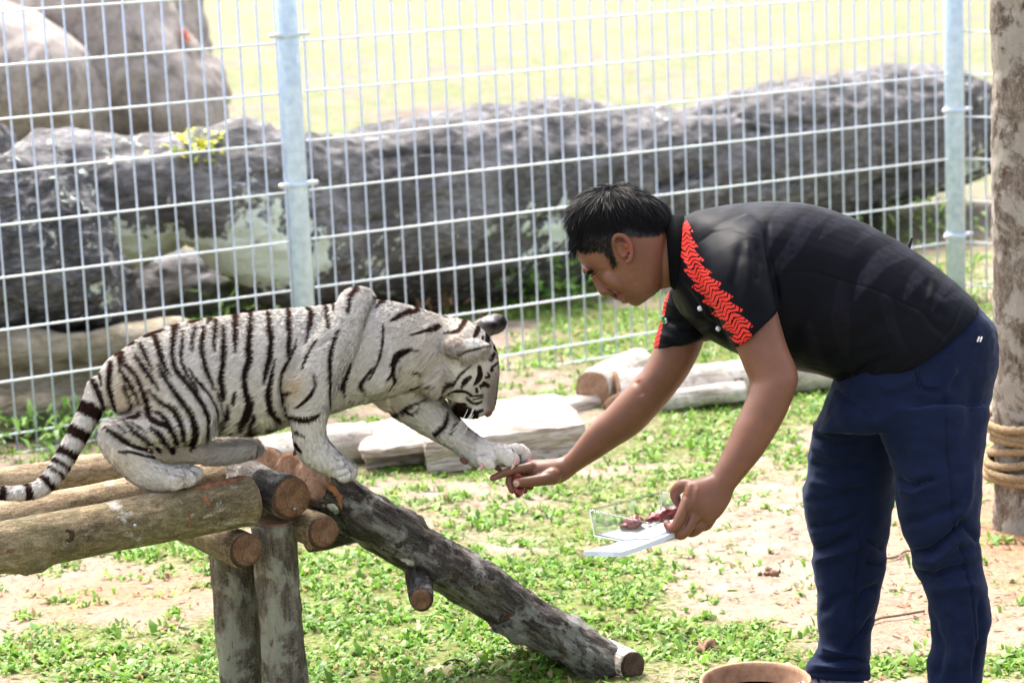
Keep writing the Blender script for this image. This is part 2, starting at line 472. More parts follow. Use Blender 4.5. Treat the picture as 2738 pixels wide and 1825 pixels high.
# brown litter lying on the bare earth
N = 9000
y = 4.8 + 6.5 * rng.random(N) ** 1.3; x = (rng.random(N) * 2 - 1) * (0.225 * y + 0.2)
keep = rng.random(N) < np.clip(bare_mask(x, y) * 0.75 + 0.08, 0, 1); x, y = x[keep], y[keep]; n = len(x)
base = np.stack([x, y, np.full(n, 0.006)], 1); base[:, 2] += fbm(base, 2.5, 4, 5) * 0.012
L = rng.uniform(0.008, 0.045, n); W = np.where(rng.random(n) < 0.5, 0.004, L * 0.3)
lc = np.array([0.17, 0.085, 0.04]) * rng.uniform(0.5, 2.2, (n, 1))
link('leaf_litter', leaves('leaf_litter', base, L, W, lc, rng.uniform(-0.1, 0.4, n), rng), LEAF,
     label='dry brown leaf bits and twigs scattered on the bare sand', cat='leaf litter', kind='stuff')

# ---- rocks
def rock_mat(name, dark, midc, pale, lichen=0.0, lich_col=(0.72, 0.80, 0.68), sc=1.0, lo=0.35, hi=0.62, streak=True):
    m, t, b = mat(name, 0.92, 0.2)
    v = coords(t); vs = coords(t, (1, 1, 3.2))
    a = noise(t, 3.2 * sc, 8, 0.62, v); d = noise(t, 13 * sc, 8, 0.68, vs if streak else v, 0.6)
    f = mth(t, 'ADD', mth(t, 'MULTIPLY', a, 0.45), mth(t, 'MULTIPLY', d, 0.55))
    c = ramp(t, f, [(lo, dark), ((lo + hi) / 2, midc), (hi, pale)])
    if lichen:
        ln = mth(t, 'ADD', mth(t, 'MULTIPLY', noise(t, 2.1, 6, 0.6, v), 0.55), mth(t, 'MULTIPLY', noise(t, 17, 5, 0.65, v), 0.45))
        ln = mth(t, 'ADD', ln, mth(t, 'MULTIPLY', attr(t, 'lichen', 'Fac'), 0.15))
        c = mix(t, ramp(t, ln, [(0.60 - lichen * 0.06, g(0)), (0.645 - lichen * 0.06, g(1))]), c, lich_col)
    setc(t, b, c)
    bump(t, b, d, .8, 0.035); bump(t, b, noise(t, 45 * sc, 6, 0.75, v), 0.7, 0.015)
    return m
def rock(name, lofts, voxel, mt, amp, sc, label, seed, smooth=6, lich=None, ridges=0.0, crev=None):
    B = Blob()
    for q in lofts: B.loft(q, sub=4, seg=26, ex=2.5)
    s = B.build(voxel, smooth)
    n = s.normals()
    d = fbm(s.v, sc, 4, seed) * amp
    w = s.v * np.array([1, 1, 2.6])
    d += -np.abs(fbm(w, sc * 2.6, 4, seed + 5)) * amp * 0.5 + amp * 0.12
    d += ridges * np.abs(fbm(w, sc * 8, 3, seed + 9))
    s.v = s.v + n * d[:, None]
    if crev: s.crease(crev)
    s.v = laplace(s.v, s.e, 1, 0.3)
    me = s.mesh(name)
    if lich is not None:
        px, py, _ = proj(s.v); a = np.zeros(len(px))
        for x, y, rx, ry, k in lich: a += k * np.exp(-((px - x) / rx) ** 2 - ((py - y) / ry) ** 2)
        add_float(me, 'lichen', np.where((proj(s.v)[2] > 11.6) & (px < 1050), -1.0, np.clip(a, -1, 1.1)))
    return link(name, me, mt, label=label, cat='rock')
DARKROCK = rock_mat('dark_weathered_rock', (0.028, 0.026, 0.026), (0.145, 0.137, 0.138), (0.37, 0.355, 0.37), 0.6, lich_col=(0.80, 0.87, 0.77), lo=.33, hi=.66)
BLACKROCK = rock_mat('blackish_flaky_rock', (0.022, 0.022, 0.024), (0.095, 0.092, 0.096), (0.26, 0.25, 0.255), 0.2, sc=1.3)
GREYROCK = rock_mat('pale_grey_boulder', (0.15, 0.128, 0.118), (0.37, 0.32, 0.295), (0.53, 0.47, 0.44), 0, sc=0.9, streak=False)
TANSTONE = rock_mat('tan_stained_stone', (0.08, 0.066, 0.045), (0.24, 0.205, 0.145), (0.38, 0.34, 0.27), 0, sc=0.8)

rock('long_rock', [
    [(40, 440, 60, 700, 11.1, .35), (110, 385, 120, 760, 11.1, .5), (190, 368, 200, 800, 11.15, .55), (290, 368, 300, 740, 11.2, .6), (400, 372, 400, 695, 11.2, .62), (517, 370, 517, 650, 11.25, .65),
     (600, 338, 600, 725, 11.3, .68), (670, 322, 670, 765, 11.3, .68), (740, 345, 740, 790, 11.35, .68), (820, 345, 820, 810, 11.5, .7), (1003, 314, 1003, 822, 11.8, .72), (1220, 300, 1220, 830, 12.1, .74), (1380, 284, 1380, 812, 12.35, .74),
     (1480, 270, 1500, 785, 12.55, .74), (1640, 268, 1640, 745, 12.8, .74), (1740, 272, 1740, 715, 12.9, .72), (1810, 284, 1810, 690, 13.0, .7), (1930, 256, 1930, 665, 13.2, .7), (2086, 230, 2086, 640, 13.4, .7), (2200, 205, 2200, 610, 13.6, .7),
     (2302, 184, 2302, 585, 13.8, .7), (2420, 176, 2432, 548, 14.0, .7), (2519, 180, 2527, 510, 14.1, .66), (2605, 215, 2605, 480, 14.2, .55), (2660, 270, 2660, 440, 14.25, .4)],
    [(240, 680, 240, 920, 12.3, .45), (500, 650, 500, 920, 12.35, .45), (760, 690, 760, 900, 12.4, .45), (1000, 700, 1000, 860, 12.5, .45)]],
    0.02, DARKROCK, 0.06, 1.3, 'long low dark grey rock with pale lichen lying behind the wire fence', 31, smooth=6, ridges=0.018,
    crev=[([(1765, 505), (1835, 468), (1910, 452)], 11, .14), ([(1990, 505), (2080, 482), (2200, 500)], 9, .07), ([(2320, 505), (2480, 470), (2640, 430)], 13, .10), ([(1430, 600), (1560, 560)], 9, .07), ([(1180, 705), (1250, 690)], 11, .08), ([(560, 480), (760, 470), (900, 490)], 7, .04), ([(1000, 420), (1150, 400), (1300, 410)], 6, .035), ([(1950, 300), (2100, 330), (2250, 320)], 7, .04), ([(1850, 300), (1980, 290)], 6, .05), ([(900, 600), (1050, 580)], 7, .05), ([(2000, 340), (2060, 350)], 8, .07)],
    lich=[(440, 660, 120, 50, 1.15), (640, 700, 120, 65, 1.0), (820, 700, 60, 90, 0.7), (330, 660, 40, 70, .5), (2120, 500, 60, 60, .4), (1450, 540, 60, 60, .35), (1300, 400, 500, 120, -.9), (2250, 300, 400, 110, -.9), (420, 560, 120, 90, .45), (700, 600, 140, 90, .45), (950, 680, 150, 70, .35), (1500, 620, 90, 60, .3), (2350, 440, 120, 60, .35), (1300, 620, 120, 60, .25)])
rock('flaky_rock', [[(-260, 380, -260, 880, 9.95, .42), (-100, 395, -100, 890, 9.95, .45), (0, 412, 0, 892, 9.95, .46), (70, 400, 70, 890, 9.95, .45), (140, 404, 130, 885, 9.95, .43), (195, 445, 190, 880, 9.95, .4), (240, 530, 235, 872, 9.95, .37), (290, 615, 285, 862, 9.95, .34), (325, 690, 322, 850, 9.95, .3), (345, 745, 345, 825, 9.95, .2)]],
     0.02, BLACKROCK, 0.07, 2.2, 'blackish flaky rock resting on the tan stone slab', 52, smooth=3, ridges=0.035)
rock('small_rock', [[(-120, 300, -120, 470, 11.6, .25), (-30, 310, -30, 470, 11.6, .28), (25, 335, 25, 470, 11.6, .25), (52, 390, 52, 460, 11.6, .12)]],
     0.03, BLACKROCK, 0.05, 3, 'small black rock knob behind the flaky rock', 61, smooth=3)
rock('stone_slab', [[(-260, 880, -260, 1030, 9.85, .36), (0, 885, 0, 1032, 9.85, .38), (160, 882, 160, 1020, 9.86, .38), (300, 870, 300, 1000, 9.88, .38), (420, 862, 420, 985, 9.9, .36), (520, 850, 520, 960, 9.95, .34)],
     [(-260, 1030, -260, 1200, 9.78, .4), (0, 1028, 0, 1196, 9.78, .42), (160, 1016, 160, 1180, 9.8, .42), (320, 1000, 320, 1160, 9.84, .42), (480, 985, 480, 1140, 9.88, .4)]],
     0.028, TANSTONE, 0.045, 2.4, 'tan stained stone slab in two courses under the flaky rock', 71, smooth=4)
rock('grey_boulder', [[(-240, 120, -240, 420, 16.6, .9), (-100, 80, -100, 420, 16.6, 1.0), (0, 62, 0, 415, 16.6, 1.0), (80, 80, 80, 410, 16.6, .95), (170, 115, 170, 400, 16.6, .9), (240, 160, 235, 395, 16.6, .75), (275, 220, 270, 380, 16.6, .45)]],
     0.06, GREYROCK, 0.12, 0.9, 'rounded pale grey boulder half hidden by the flaky rock', 81, smooth=8)
rock('grey_boulder', [[(-60, -260, -60, 100, 17.8, .8), (60, -230, 80, 150, 17.8, .9), (200, -180, 200, 330, 17.7, 1.0), (320, -80, 290, 395, 17.6, 1.0), (400, 40, 380, 400, 17.6, .9), (470, 150, 450, 395, 17.5, .7), (530, 250, 510, 380, 17.5, .5), (562, 320, 555, 370, 17.5, .25)]],
     0.06, GREYROCK, 0.16, 0.8, 'sloping pale grey boulder with its long side running down to the turf', 91, smooth=8)
rock('grey_boulder', [[(240, -280, 260, 120, 18.8, .7), (360, -260, 370, 190, 18.8, .8), (460, -200, 465, 240, 18.8, .8), (530, -100, 530, 260, 18.8, .6), (548, 0, 545, 220, 18.8, .4)]],
     0.06, GREYROCK, 0.12, 1.0, 'upright grey boulder standing behind the sloping boulder', 101, smooth=8)
rock('grey_boulder', [[(420, 140, 420, 300, 18.3, .4), (480, 118, 490, 310, 18.3, .5), (550, 140, 560, 300, 18.3, .5), (595, 190, 605, 285, 18.3, .4), (615, 235, 615, 280, 18.3, .2)]],
     0.05, GREYROCK, 0.08, 1.2, 'small grey boulder leaning at the foot of the upright boulder', 111, smooth=6)

# ---- plants by the rocks
GREENLEAF = leaf_mat('weed_leaf', 0, 0, 0, 0.4)
def weed(name, label, cat, x, y, z, spread, hgt, n, c1, c2, group=None, lsize=0.06, wf=0.5, h0=0.0):
    c = P(x, y, z)
    if h0 == 0: c = PH(x, y)
    e = empty(name, label, cat, group); e.location = Vector(c)
    for i in range(3):
        a = rng.uniform(0, 6.28); tip = np.array([math.cos(a) * spread * .5, math.sin(a) * spread * .5, hgt * .8])
        link('stem', tube_mesh('stem', [(0, 0, 0), tip * .5 + [0, 0, hgt * .1], tip], [.004, .003, .002], 6), STEM, e)
    b = rng.normal(0, 1, (n, 3)) * np.array([spread * .45, spread * .45, 0]); b[:, 2] = rng.uniform(0, hgt, n)
    k = rng.random((n, 1)); col = np.array(c1) * (1 - k) + np.array(c2) * k
    link('foliage', leaves('foliage', b, rng.uniform(.5, 1.3, n) * lsize, rng.uniform(.5, 1.2, n) * lsize * wf, col, rng.uniform(-.2, 1.2, n), rng), GREENLEAF, e)
    return e
STEM = plain('plant_stem', (0.16, 0.15, 0.05))
GRN1, GRN2 = (0.07, 0.20, 0.03), (0.25, 0.42, 0.08)
weed('rock_plant', 'small yellow-green plant sprouting from the crest of the long rock', 'plant', 525, 430, 10.65, .16, .12, 70, (.30, .42, .04), (.62, .56, .05), None, .055, .6, 1)
weed('weed', 'leafy green weed at the rock foot below the face of the man', 'plant', 1470, 812, 11.2, .26, .20, 130, GRN1, GRN2, None, .07)
weed('weed', 'low green weed growing under the overhang at the right end of the long rock', 'plant', 2480, 640, 12.4, .4, .22, 160, (.12, .24, .05), (.36, .46, .14), None, .07)
weed('dry_plant', 'withered brown plant by the long rock above the tiger cub', 'plant', 1190, 852, 11.3, .13, .2, 40, (.26, .13, .07), (.42, .27, .15), None, .11, .3)
for x, y, lab in ((70, 1185, 'grass tuft between the tan stone slab and the fence, by the slab corner'), (250, 1165, 'grass tuft between the tan stone slab and the fence, above the tail of the cub')):
    weed('grass_tuft', lab, 'grass tuft', x, y, 9.3, .34, .12, 170, GRN1, GRN2, None, .085, .22)
weed('grass_tuft', 'spiky grass tuft in the dark gap under the long rock', 'grass tuft', 700, 840, 10.6, .3, .25, 60, GRN1, GRN2, None, .16, .12)
weed('flowering_plant', 'small plant with orange red blooms on the sloping boulder', 'plant', 462, 122, 17.3, .16, .08, 60, (.55, .1, .03), (.6, .28, .1), None, .09, .6, 1)

# ---- clods and a twig on the bare sand
CLOD = plain('earth_clod', (.20, .125, .08), .95, .1, 0, 60, .5)
for x, y, r, lab in ((2062, 1535, .026, 'crumbly brown clod of earth on the bare sand before the trousers'), (1892, 1735, .034, 'brown clod of earth in the grass beside the clay bowl'), (1010, 1268, .02, 'small brown clod on the turf by the standing forepaw')):
    c = PH(x, y); B = Blob()
    for k in range(9):
        q = c + rng.normal(0, 1, 3) * [r * .6, r * .6, 0]; px_, py_, z_ = proj(q[None] + [0, 0, r * .25])
        rr = r * rng.uniform(.18, .4) * F_PX / z_[0]; B.ell(px_[0], py_[0], z_[0], rr, rr * .8, r * .4, 0)
    s_ = B.build(.005, 2); s_.v += s_.normals() * (fbm(s_.v, 60, 4, 5) * .012)[:, None]
    link('earth_clod', s_.mesh('earth_clod'), CLOD, None, lab, 'clod')
TWIG = plain('grey_twig', (.16, .11, .08), .9, .1, 0, 90, .3)
for pts, lab in (([(2290, 1690), (2350, 1660), (2400, 1652), (2470, 1640)], 'thin dry twig lying on the sand between the trouser legs'), ([(2352, 1500), (2395, 1495), (2420, 1480), (2450, 1478)], 'short bent twig on the sand beyond the trouser legs')):
    q = crom(np.array([PH(x, y) + [0, 0, .008] for x, y in pts]), 5)
    link('twig', tube_mesh('twig', q, .0035, 6), TWIG, None, lab, 'twig')
# ================================================================== FENCE
GALV, t, b = mat('galvanised_steel', 0.42, 0.5)
b.inputs['Metallic'].default_value = 0.0
f = noise(t, 30, 5, 0.6, coords(t)); f2 = noise(t, 5, 4, 0.6, coords(t, (1, 1, 0.2)))
setc(t, b, ramp(t, mth(t, 'ADD', mth(t, 'MULTIPLY', f, .5), mth(t, 'MULTIPLY', f2, .5)), [(0.35, (0.52, 0.62, 0.74)), (0.65, (0.74, 0.82, 0.91))]))
def galv(name, lo, hi):
    m, t, b = mat(name, .4, .45)
    f = noise(t, 30, 5, .6, coords(t)); f2 = noise(t, 5, 4, .6, coords(t, (1, 1, .2)))
    setc(t, b, ramp(t, mth(t, 'ADD', mth(t, 'MULTIPLY', f, .5), mth(t, 'MULTIPLY', f2, .5)), [(.38, lo), (.62, hi)]))
    return m
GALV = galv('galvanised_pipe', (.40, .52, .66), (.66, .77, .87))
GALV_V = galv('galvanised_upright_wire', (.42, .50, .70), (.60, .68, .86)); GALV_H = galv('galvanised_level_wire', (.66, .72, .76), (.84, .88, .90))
FA, FB = PH(0, 1217), PH(1332, 1000)
fd = FB - FA; fd[2] = 0; fd /= np.linalg.norm(fd); fn_ = np.array([-fd[1], fd[0], 0])
def fence_hit(x, y):
    d = ray(x, y); k = ((FA - CAM) @ fn_) / (d @ fn_); p = CAM + d * k
    return (p - FA) @ fd, p[2]
T_L = fence_hit(789, 430)[0]; T_R = fence_hit(2552, 300)[0]
ROWS = [fence_hit(0, y)[1] for y in (1217, 1164, 1021, 884, 745, 603, 461, 317, 175, 31)]
dh = (ROWS[-1] - ROWS[2]) / 7
ROWS = ROWS[:2] + [ROWS[2] + dh * k for k in range(11)]
TOP = ROWS[-1] + 0.02
dbg('FENCE', T_L, T_R, 'row', dh, 'top', TOP, 'z', depth(FA), depth(FA + fd * T_R))
WR = 0.0042
def cyl(r, L, seg=8):
    ph = np.linspace(0, 2 * np.pi, seg, endpoint=False)
    c = np.stack([np.cos(ph) * r, np.sin(ph) * r, 0 * ph], 1)
    return np.array([c, c + [0, 0, L]])
vert_me = ring_mesh('upright_wire', cyl(WR, TOP)); vert_me.materials.append(GALV_V)
def wire(parent, me, loc, rot=None):
    o = bpy.data.objects.new('wire', me); COL.objects.link(o); o.parent = parent; o.location = Vector(loc)
    if rot is not None: o.rotation_euler = rot
    return o
def panel(p0, d, length, label, sp=0.0775, phase=0.02, rows=ROWS):
    e = empty('wire_fence', label, 'wire fence'); e.location = Vector(p0)
    n = int((length - phase) / sp) + 1
    for i in range(n): wire(e, vert_me, d * (phase + i * sp))
    me = ring_mesh('level_wire', cyl(WR, length)); me.materials.append(GALV_H)
    ang = math.atan2(d[1], d[0]); off = np.array([d[1], -d[0], 0]) * 2 * WR * 0.85
    for h in rows: wire(e, me, off + np.array([0, 0, h]), (0, math.pi / 2, ang))
    return e
pl0 = -0.62
panel(FA + fd * pl0, fd, T_L - 0.05 - pl0, 'welded wire mesh panel in front of the flaky black rock', phase=(T_L - 0.05 - pl0) % 0.0775)
panel(FA + fd * (T_L + 0.05), fd, T_R - T_L - 0.1, 'welded wire mesh panel between the two steel posts')
# corner: the last panel turns towards the viewer
PR = FA + fd * T_R
d3 = np.array([math.cos(math.radians(-38)), math.sin(math.radians(-38)), 0])
panel(PR + d3 * 0.05, d3, 1.3, 'welded wire mesh panel running from the corner post towards the bark pole', phase=0.03)
def post(base, label, r=0.043):
    e = empty('fence_post', label, 'fence post'); e.location = Vector(base)
    me = ring_mesh('pipe', cyl(r, TOP + .05, 28)); link('pipe', me, GALV, e)
    cap = tube_rings(np.array([[0, 0, TOP + .05], [0, 0, TOP + .07]]), np.array([r * 1.05, r * 1.05]), 20)
    link('cap', ring_mesh('cap', cap), GALV, e)
    for k in (2, 5, 8, 11):
        if k < len(ROWS):
            link('bracket', ring_mesh('bracket', cyl(r * 1.09, .022, 28) + [0, 0, ROWS[k] + .018]), GALV, e)
            for sgn in (-1, 1):
                q = np.array([0, 0, ROWS[k] + .03]) + fd * sgn * r * 1.0 - fn_ * 0.02
                link('bolt', tube_mesh('bolt', [q, q + fd * sgn * .035], .009, 8), BOLT, e)
    return e
BOLT = plain('zinc_bolt', (0.62, 0.64, 0.66), 0.35, 0.5, 0.6)
post(FA + fd * T_L, 'galvanised steel fence post between the black rock and the long rock')
post(PR, 'galvanised steel corner post of the fence beside the bark pole', 0.045)

# ================================================================== TIMBER
def bark_mat(name, dark, mid_, pale, moss=None, patch=(0.46, 0.44, 0.40), patch_amt=0.3, along=6.0, rough_b=0.6, pl=0.0):
    m, t, b = mat(name, 0.9, 0.2)
    v = coords(t); vl = coords(t, (1, 1, 1 / along))
    a = noise(t, 85, 7, 0.7, vl, 0.4); c = noise(t, 9, 6, 0.6, coords(t, (1, 1, .45))); k = noise(t, 220, 4, 0.6, v)
    f = mth(t, 'ADD', mth(t, 'ADD', mth(t, 'MULTIPLY', a, .40), mth(t, 'MULTIPLY', c, .36)), mth(t, 'MULTIPLY', k, .24))
    col = ramp(t, f, [(.40, dark), (.5, mid_), (.60, pale)])
    if moss is not None:
        col = mix(t, ramp(t, noise(t, 6, 5, .65, v), [(.45, g(0)), (.62, g(.5))]), col, moss)
    pn = noise(t, 9, 8, .72, coords(t, (1, 1, .8)), .35)
    col = mix(t, ramp(t, pn, [(.585 - patch_amt * .2, g(0)), (.655 - patch_amt * .2, g(.75))]), col, patch)
    sp = noise(t, 38, 3, .5, coords(t, (1, 1, .5)))
    col = mix(t, ramp(t, sp, [(.67, g(0)), (.71, g(.8))]), col, (0.11, 0.05, 0.03))
    setc(t, b, col)
    bump(t, b, a, rough_b, .02); bump(t, b, pn, .5, .012); bump(t, b, k, .25, .003)
    return m
def endgrain_mat(name, c1, c2, c3):
    m, t, b = mat(name, 0.85, 0.2)
    tc = t.nodes.new('ShaderNodeTexCoord'); sp = t.nodes.new('ShaderNodeSeparateXYZ'); t.links.new(tc.outputs['Object'], sp.inputs[0])
    r = mth(t, 'SQRT', mth(t, 'ADD', mth(t, 'POWER', mth(t, 'ADD', sp.outputs[0], .006), 2), mth(t, 'POWER', mth(t, 'ADD', sp.outputs[1], -.004), 2)))
    v = coords(t)
    rr = mth(t, 'ADD', r, mth(t, 'MULTIPLY', noise(t, 22, 3, .5, v), .012))
    ringf = mth(t, 'SINE', mth(t, 'MULTIPLY', rr, 900))
    n = noise(t, 26, 7, .7, v); n2 = noise(t, 300, 4, .7, coords(t, (1, .3, 1)))
    f = mth(t, 'ADD', mth(t, 'ADD', mth(t, 'MULTIPLY', ringf, .012), mth(t, 'MULTIPLY', n, .65)), mth(t, 'MULTIPLY', n2, .35))
    c = ramp(t, f, [(.36, c1), (.5, c2), (.66, c3)])
    ck = t.nodes.new('ShaderNodeTexVoronoi'); ck.feature = 'DISTANCE_TO_EDGE'; ck.inputs['Scale'].default_value = 17; t.links.new(coords(t, (1, 1, 0)), ck.inputs['Vector'])
    ckm = mth(t, 'MULTIPLY', ramp(t, ck.outputs['Distance'], [(.006, g(1)), (.016, g(0))]), ramp(t, noise(t, 14, 2, .5, v), [(.5, g(0)), (.56, g(.8))]))
    c = mix(t, ckm, c, tuple(q * .25 for q in c1))
    edge = ramp(t, mth(t, 'DIVIDE', r, attr(t, 'rad', 'Fac')), [(.86, g(0)), (.97, g(.75))])
    setc(t, b, mix(t, edge, c, tuple(q * .45 for q in c1)))
    bump(t, b, f, .4, .004); bump(t, b, n2, .35, .002)
    return m
BARK_A = bark_mat('smooth_greenish_bark', (.052, .037, .021), (.165, .125, .072), (.33, .262, .16), moss=(.085, .088, .04), patch_amt=.1, rough_b=.35, along=3)
BARK_B = bark_mat('pale_smooth_bark', (.11, .076, .045), (.27, .20, .125), (.46, .375, .265), patch_amt=.0, rough_b=.3, along=3)
BARK_D = bark_mat('dark_rough_bark', (.018, .015, .013), (.078, .066, .058), (.22, .195, .175), patch=(.33, .32, .295), patch_amt=.42, rough_b=1.0)
BARK_P = bark_mat('patchy_post_bark', (.05, .037, .028), (.155, .125, .1), (.3, .26, .215), patch=(.34, .33, .265), patch_amt=.55, rough_b=.7)
BARK_T = bark_mat('flaking_pole_bark', (.07, .05, .04), (.19, .148, .12), (.36, .31, .265), patch=(.46, .42, .37), patch_amt=.62, rough_b=.8, along=2.5)
BARK_W = bark_mat('sun_bleached_log', (.26, .21, .175), (.50, .44, .385), (.70, .65, .60), patch=(.72, .67, .62), patch_amt=.5, rough_b=.6, along=14)
END_R = endgrain_mat('reddish_sawn_end', (.068, .034, .020), (.145, .078, .045), (.26, .155, .092))
END_G = endgrain_mat('greyed_sawn_end', (.10, .058, .038), (.23, .135, .09), (.38, .25, .18))
END_D = endgrain_mat('dark_sawn_end', (.03, .02, .015), (.07, .045, .033), (.13, .09, .07))
SPLIT = plain('orange_heartwood', (.24, .11, .05), .8, .2, 0, 40, .45)

def log(name, p0, p1, r0, r1, bark, ends=(None, None), parent=None, seed=0, amp=.004, knots=(), bend=0.0, cuts=(None, None), fine=.012, ridge=0.0, **kw):
    "a length of round timber; ends: material of the sawn faces at p0 and p1; knots: (u 0..1, angle, size)"
    p0, p1 = np.asarray(p0, float), np.asarray(p1, float); L = np.linalg.norm(p1 - p0)
    zax = Vector((p1 - p0) / L); q = zax.to_track_quat('Z', 'Y')
    nl, ns = max(12, int(L / fine)), 48
    u = np.linspace(0, 1, nl); ph = np.linspace(0, 2 * np.pi, ns, endpoint=False)
    Uu, Ph = np.meshgrid(u, ph, indexing='ij')
    rr = r0 + (r1 - r0) * Uu
    pt = np.stack([np.cos(Ph) * .06, np.sin(Ph) * .06, Uu * L], -1).reshape(-1, 3)
    rr = rr + (fbm(pt * [1, 1, .6], 14, 4, seed) * amp + fbm(pt * [1, 1, .25], 60, 2, seed + 3) * amp * .35).reshape(nl, ns)
    if ridge: rr = rr - (np.abs(fbm(pt * [1, 1, .22], 45, 3, seed + 6)) * ridge - ridge * .2).reshape(nl, ns) - (np.clip(fbm(pt, 22, 3, seed + 8), 0, 1) * ridge * .8).reshape(nl, ns)
    for ku, ka, ks in knots:
        da = (Ph - ka + np.pi) % (2 * np.pi) - np.pi
        d2 = ((Uu - ku) * L) ** 2 + (da * r0) ** 2
        rr = rr + ks * np.exp(-d2 / (ks * 1.6) ** 2) - ks * .8 * np.exp(-d2 / (ks * .6) ** 2)
    edge = np.minimum(np.minimum(Uu, 1 - Uu) * L / .006, 1); rr = rr * (.965 + .035 * edge)
    bx = bend * np.sin(np.pi * Uu)
    v = np.stack([np.cos(Ph) * rr + bx, np.sin(Ph) * rr, Uu * L], -1)
    for k, cn_ in enumerate(cuts):
        if cn_ is None: continue
        nl_ = np.array(q.inverted() @ Vector(cn_)); uu_ = Uu if k == 0 else 1 - Uu
        sh_ = -(nl_[0] * v[..., 0] + nl_[1] * v[..., 1]) / nl_[2]
        v[..., 2] += sh_ * np.clip(1 - uu_ * L / .12, 0, 1)
    me = ring_mesh(name, v)
    o = link(name, me, bark, parent, **kw)
    o.location = Vector(p0); o.rotation_mode = 'QUATERNION'; o.rotation_quaternion = q
    for k, m in enumerate(ends):
        if m is None: continue
        s = -1 if k == 0 else 1; ring = v[0 if k == 0 else -1].copy(); cc = ring.mean(0)
        rs = [cc + (ring - cc) * q_ for q_ in (1.0, .97, .7, .4, .12)]
        rs = np.array(rs)
        for i, dz in enumerate((-.001, .004, .0045, .0045, .0045)): rs[i, :, 2] = rs[i, :, 2] + s * dz + (fbm(rs[i] + k, 60, 2, seed) * .0012 if i > 1 else 0)
        rs[:, :, :2] -= cc[:2]; rs[:, :, 2] -= cc[2]
        dm = ring_mesh('sawn_end', rs); add_float(dm, 'rad', np.full(len(dm.vertices), (r0, r1)[k]))
        dme = link('sawn_end', dm, m, o); dme.location = Vector(cc)
    return o
NAILHEAD = plain('dull_nail_head', (.25, .25, .26), .5, .4, .5)
def nail(parent, pos, direction, r=.0045):
    q = np.asarray(pos, float); d = np.asarray(direction, float); d /= np.linalg.norm(d)
    link('nail', tube_mesh('nail', [q, q + d * .004], r, 10), NAILHEAD, parent)

# ---- climbing frame: beams, cross logs, posts and ramp nailed together
HB = 0.575
cf = empty('climbing_frame', 'rough log climbing frame with sloping ramp that the tiger cub stands on', 'climbing frame')
A0, A1 = PH(0, 1465, HB), PH(668, 1338, HB)
ad = A1 - A0; ad /= np.linalg.norm(ad)                     # along the beams (level)
ed = np.array([-ad[1], ad[0], 0])                          # along the cross logs, away from the viewer
dbg('BEAM z', depth(A0), depth(A1), 'r', 66 * depth(A1) / F_PX)
k = depth(A1) / F_PX
beam = log('beam', A0 - ad * .5, A1, .0585, .0625, BARK_A, (END_G, END_G), cf, 1, .003, knots=((.50, 4.4, .02), (.2, 3.4, .012)), bend=.004)
B1 = PH(603, 1277, HB); log('beam', PH(0, 1393, HB) - ad * .5, B1, .048, .046, BARK_B, (END_G, END_G), cf, 2, .003)
D1 = PH(655, 1200, HB); log('beam', PH(0, 1287, HB) - ad * .5, D1, .046, .044, BARK_B, (END_G, END_G), cf, 3, .003)
E0 = PH(777, 1333, HB)
dbg('E z', depth(E0))
cross_e = log('cross_log', E0, E0 + ed * .62, 59 * depth(E0) / F_PX, .05, BARK_D, (END_R, END_R), cf, 4, .004, knots=((.3, 1.0, .012),))
F0 = PH(655, 1472, HB - .112)
cross_f = log('cross_log', F0, F0 + ed * .6, 49 * depth(F0) / F_PX, .046, BARK_A, (END_R, END_R), cf, 5, .003, knots=((.12, 3.2, .012),))
G0 = PH(863, 1422, HB - .09)
cross_g = log('cross_log', G0, G0 + ed * .5, 48 * depth(G0) / F_PX, .045, BARK_A, (END_R, END_R), cf, 6, .003)
def post_log(x, y, z, r, seed, xb, knots=()):
    top = P(x, y, z); bot = np.array([top[0], top[1], -.12]) + np.array([xb, 0, 0])
    o = log('post', top, bot, r, r * 1.06, BARK_P, (END_G, None), cf, seed, .004, knots=knots, fine=.007, ridge=.003)
    return o
zE = depth(E0)
post_log(731, 1394, zE + .09, 60 * zE / F_PX, 7, 0.008, knots=((.35, 2.0, .01),))
post_log(617, 1440, zE + .2, 59 * (zE + .2) / F_PX, 8, 0.005, knots=((.5, 2.5, .01),))
# ramp: three logs side by side, foot on the ground
S1 = PH(1625, 1780, .02)
S0 = P(838, 1280, zE + .10)
dbg('RAMP', depth(S0), S0, depth(S1), S1)
kS = zE / F_PX
CUTN = -R * .55 + U * .25 - V * .75
ramp_log = log('ramp_log', S0, S1, 61 * kS, 66 * kS, BARK_D, (END_G, END_D), cf, 9, .008,
    knots=((.17, 5.2, .03), (.30, 1.2, .02), (.55, 2.6, .022), (.7, 4.9, .03), (.85, .6, .02), (.42, 3.6, .02)), bend=.008, cuts=(CUTN, None), fine=.006, ridge=.009)
for i in (1, 2):
    log('ramp_log', S0 + ed * .125 * i - [0, 0, .004 * i], S1 + ed * .12 * i, 55 * kS, 56 * kS, BARK_D, (END_R, END_R), cf, 9 + i, .006, cuts=(CUTN, None))
w = lambda x, y, z: P(x, y, z)
st0, st1 = P(1118, 1585, depth(S0) * .58 + depth(S1) * .42 - .03), P(1128, 1603, depth(S0) * .58 + depth(S1) * .42 - .13)
log('branch_stub', st0 + np.array([0, .05, .03]), st1, .034, .03, BARK_D, (None, END_R), cf, 21, .003)
rg0 = PH(905, 1466, .36); log('rung', rg0 - ad * .02 + ed * .12, rg0 + ad * .22 + ed * .12, .032, .032, BARK_D, (END_R, END_R), cf, 22, .003)
gl = PH(1692, 1815, 0); gl[2] = .036
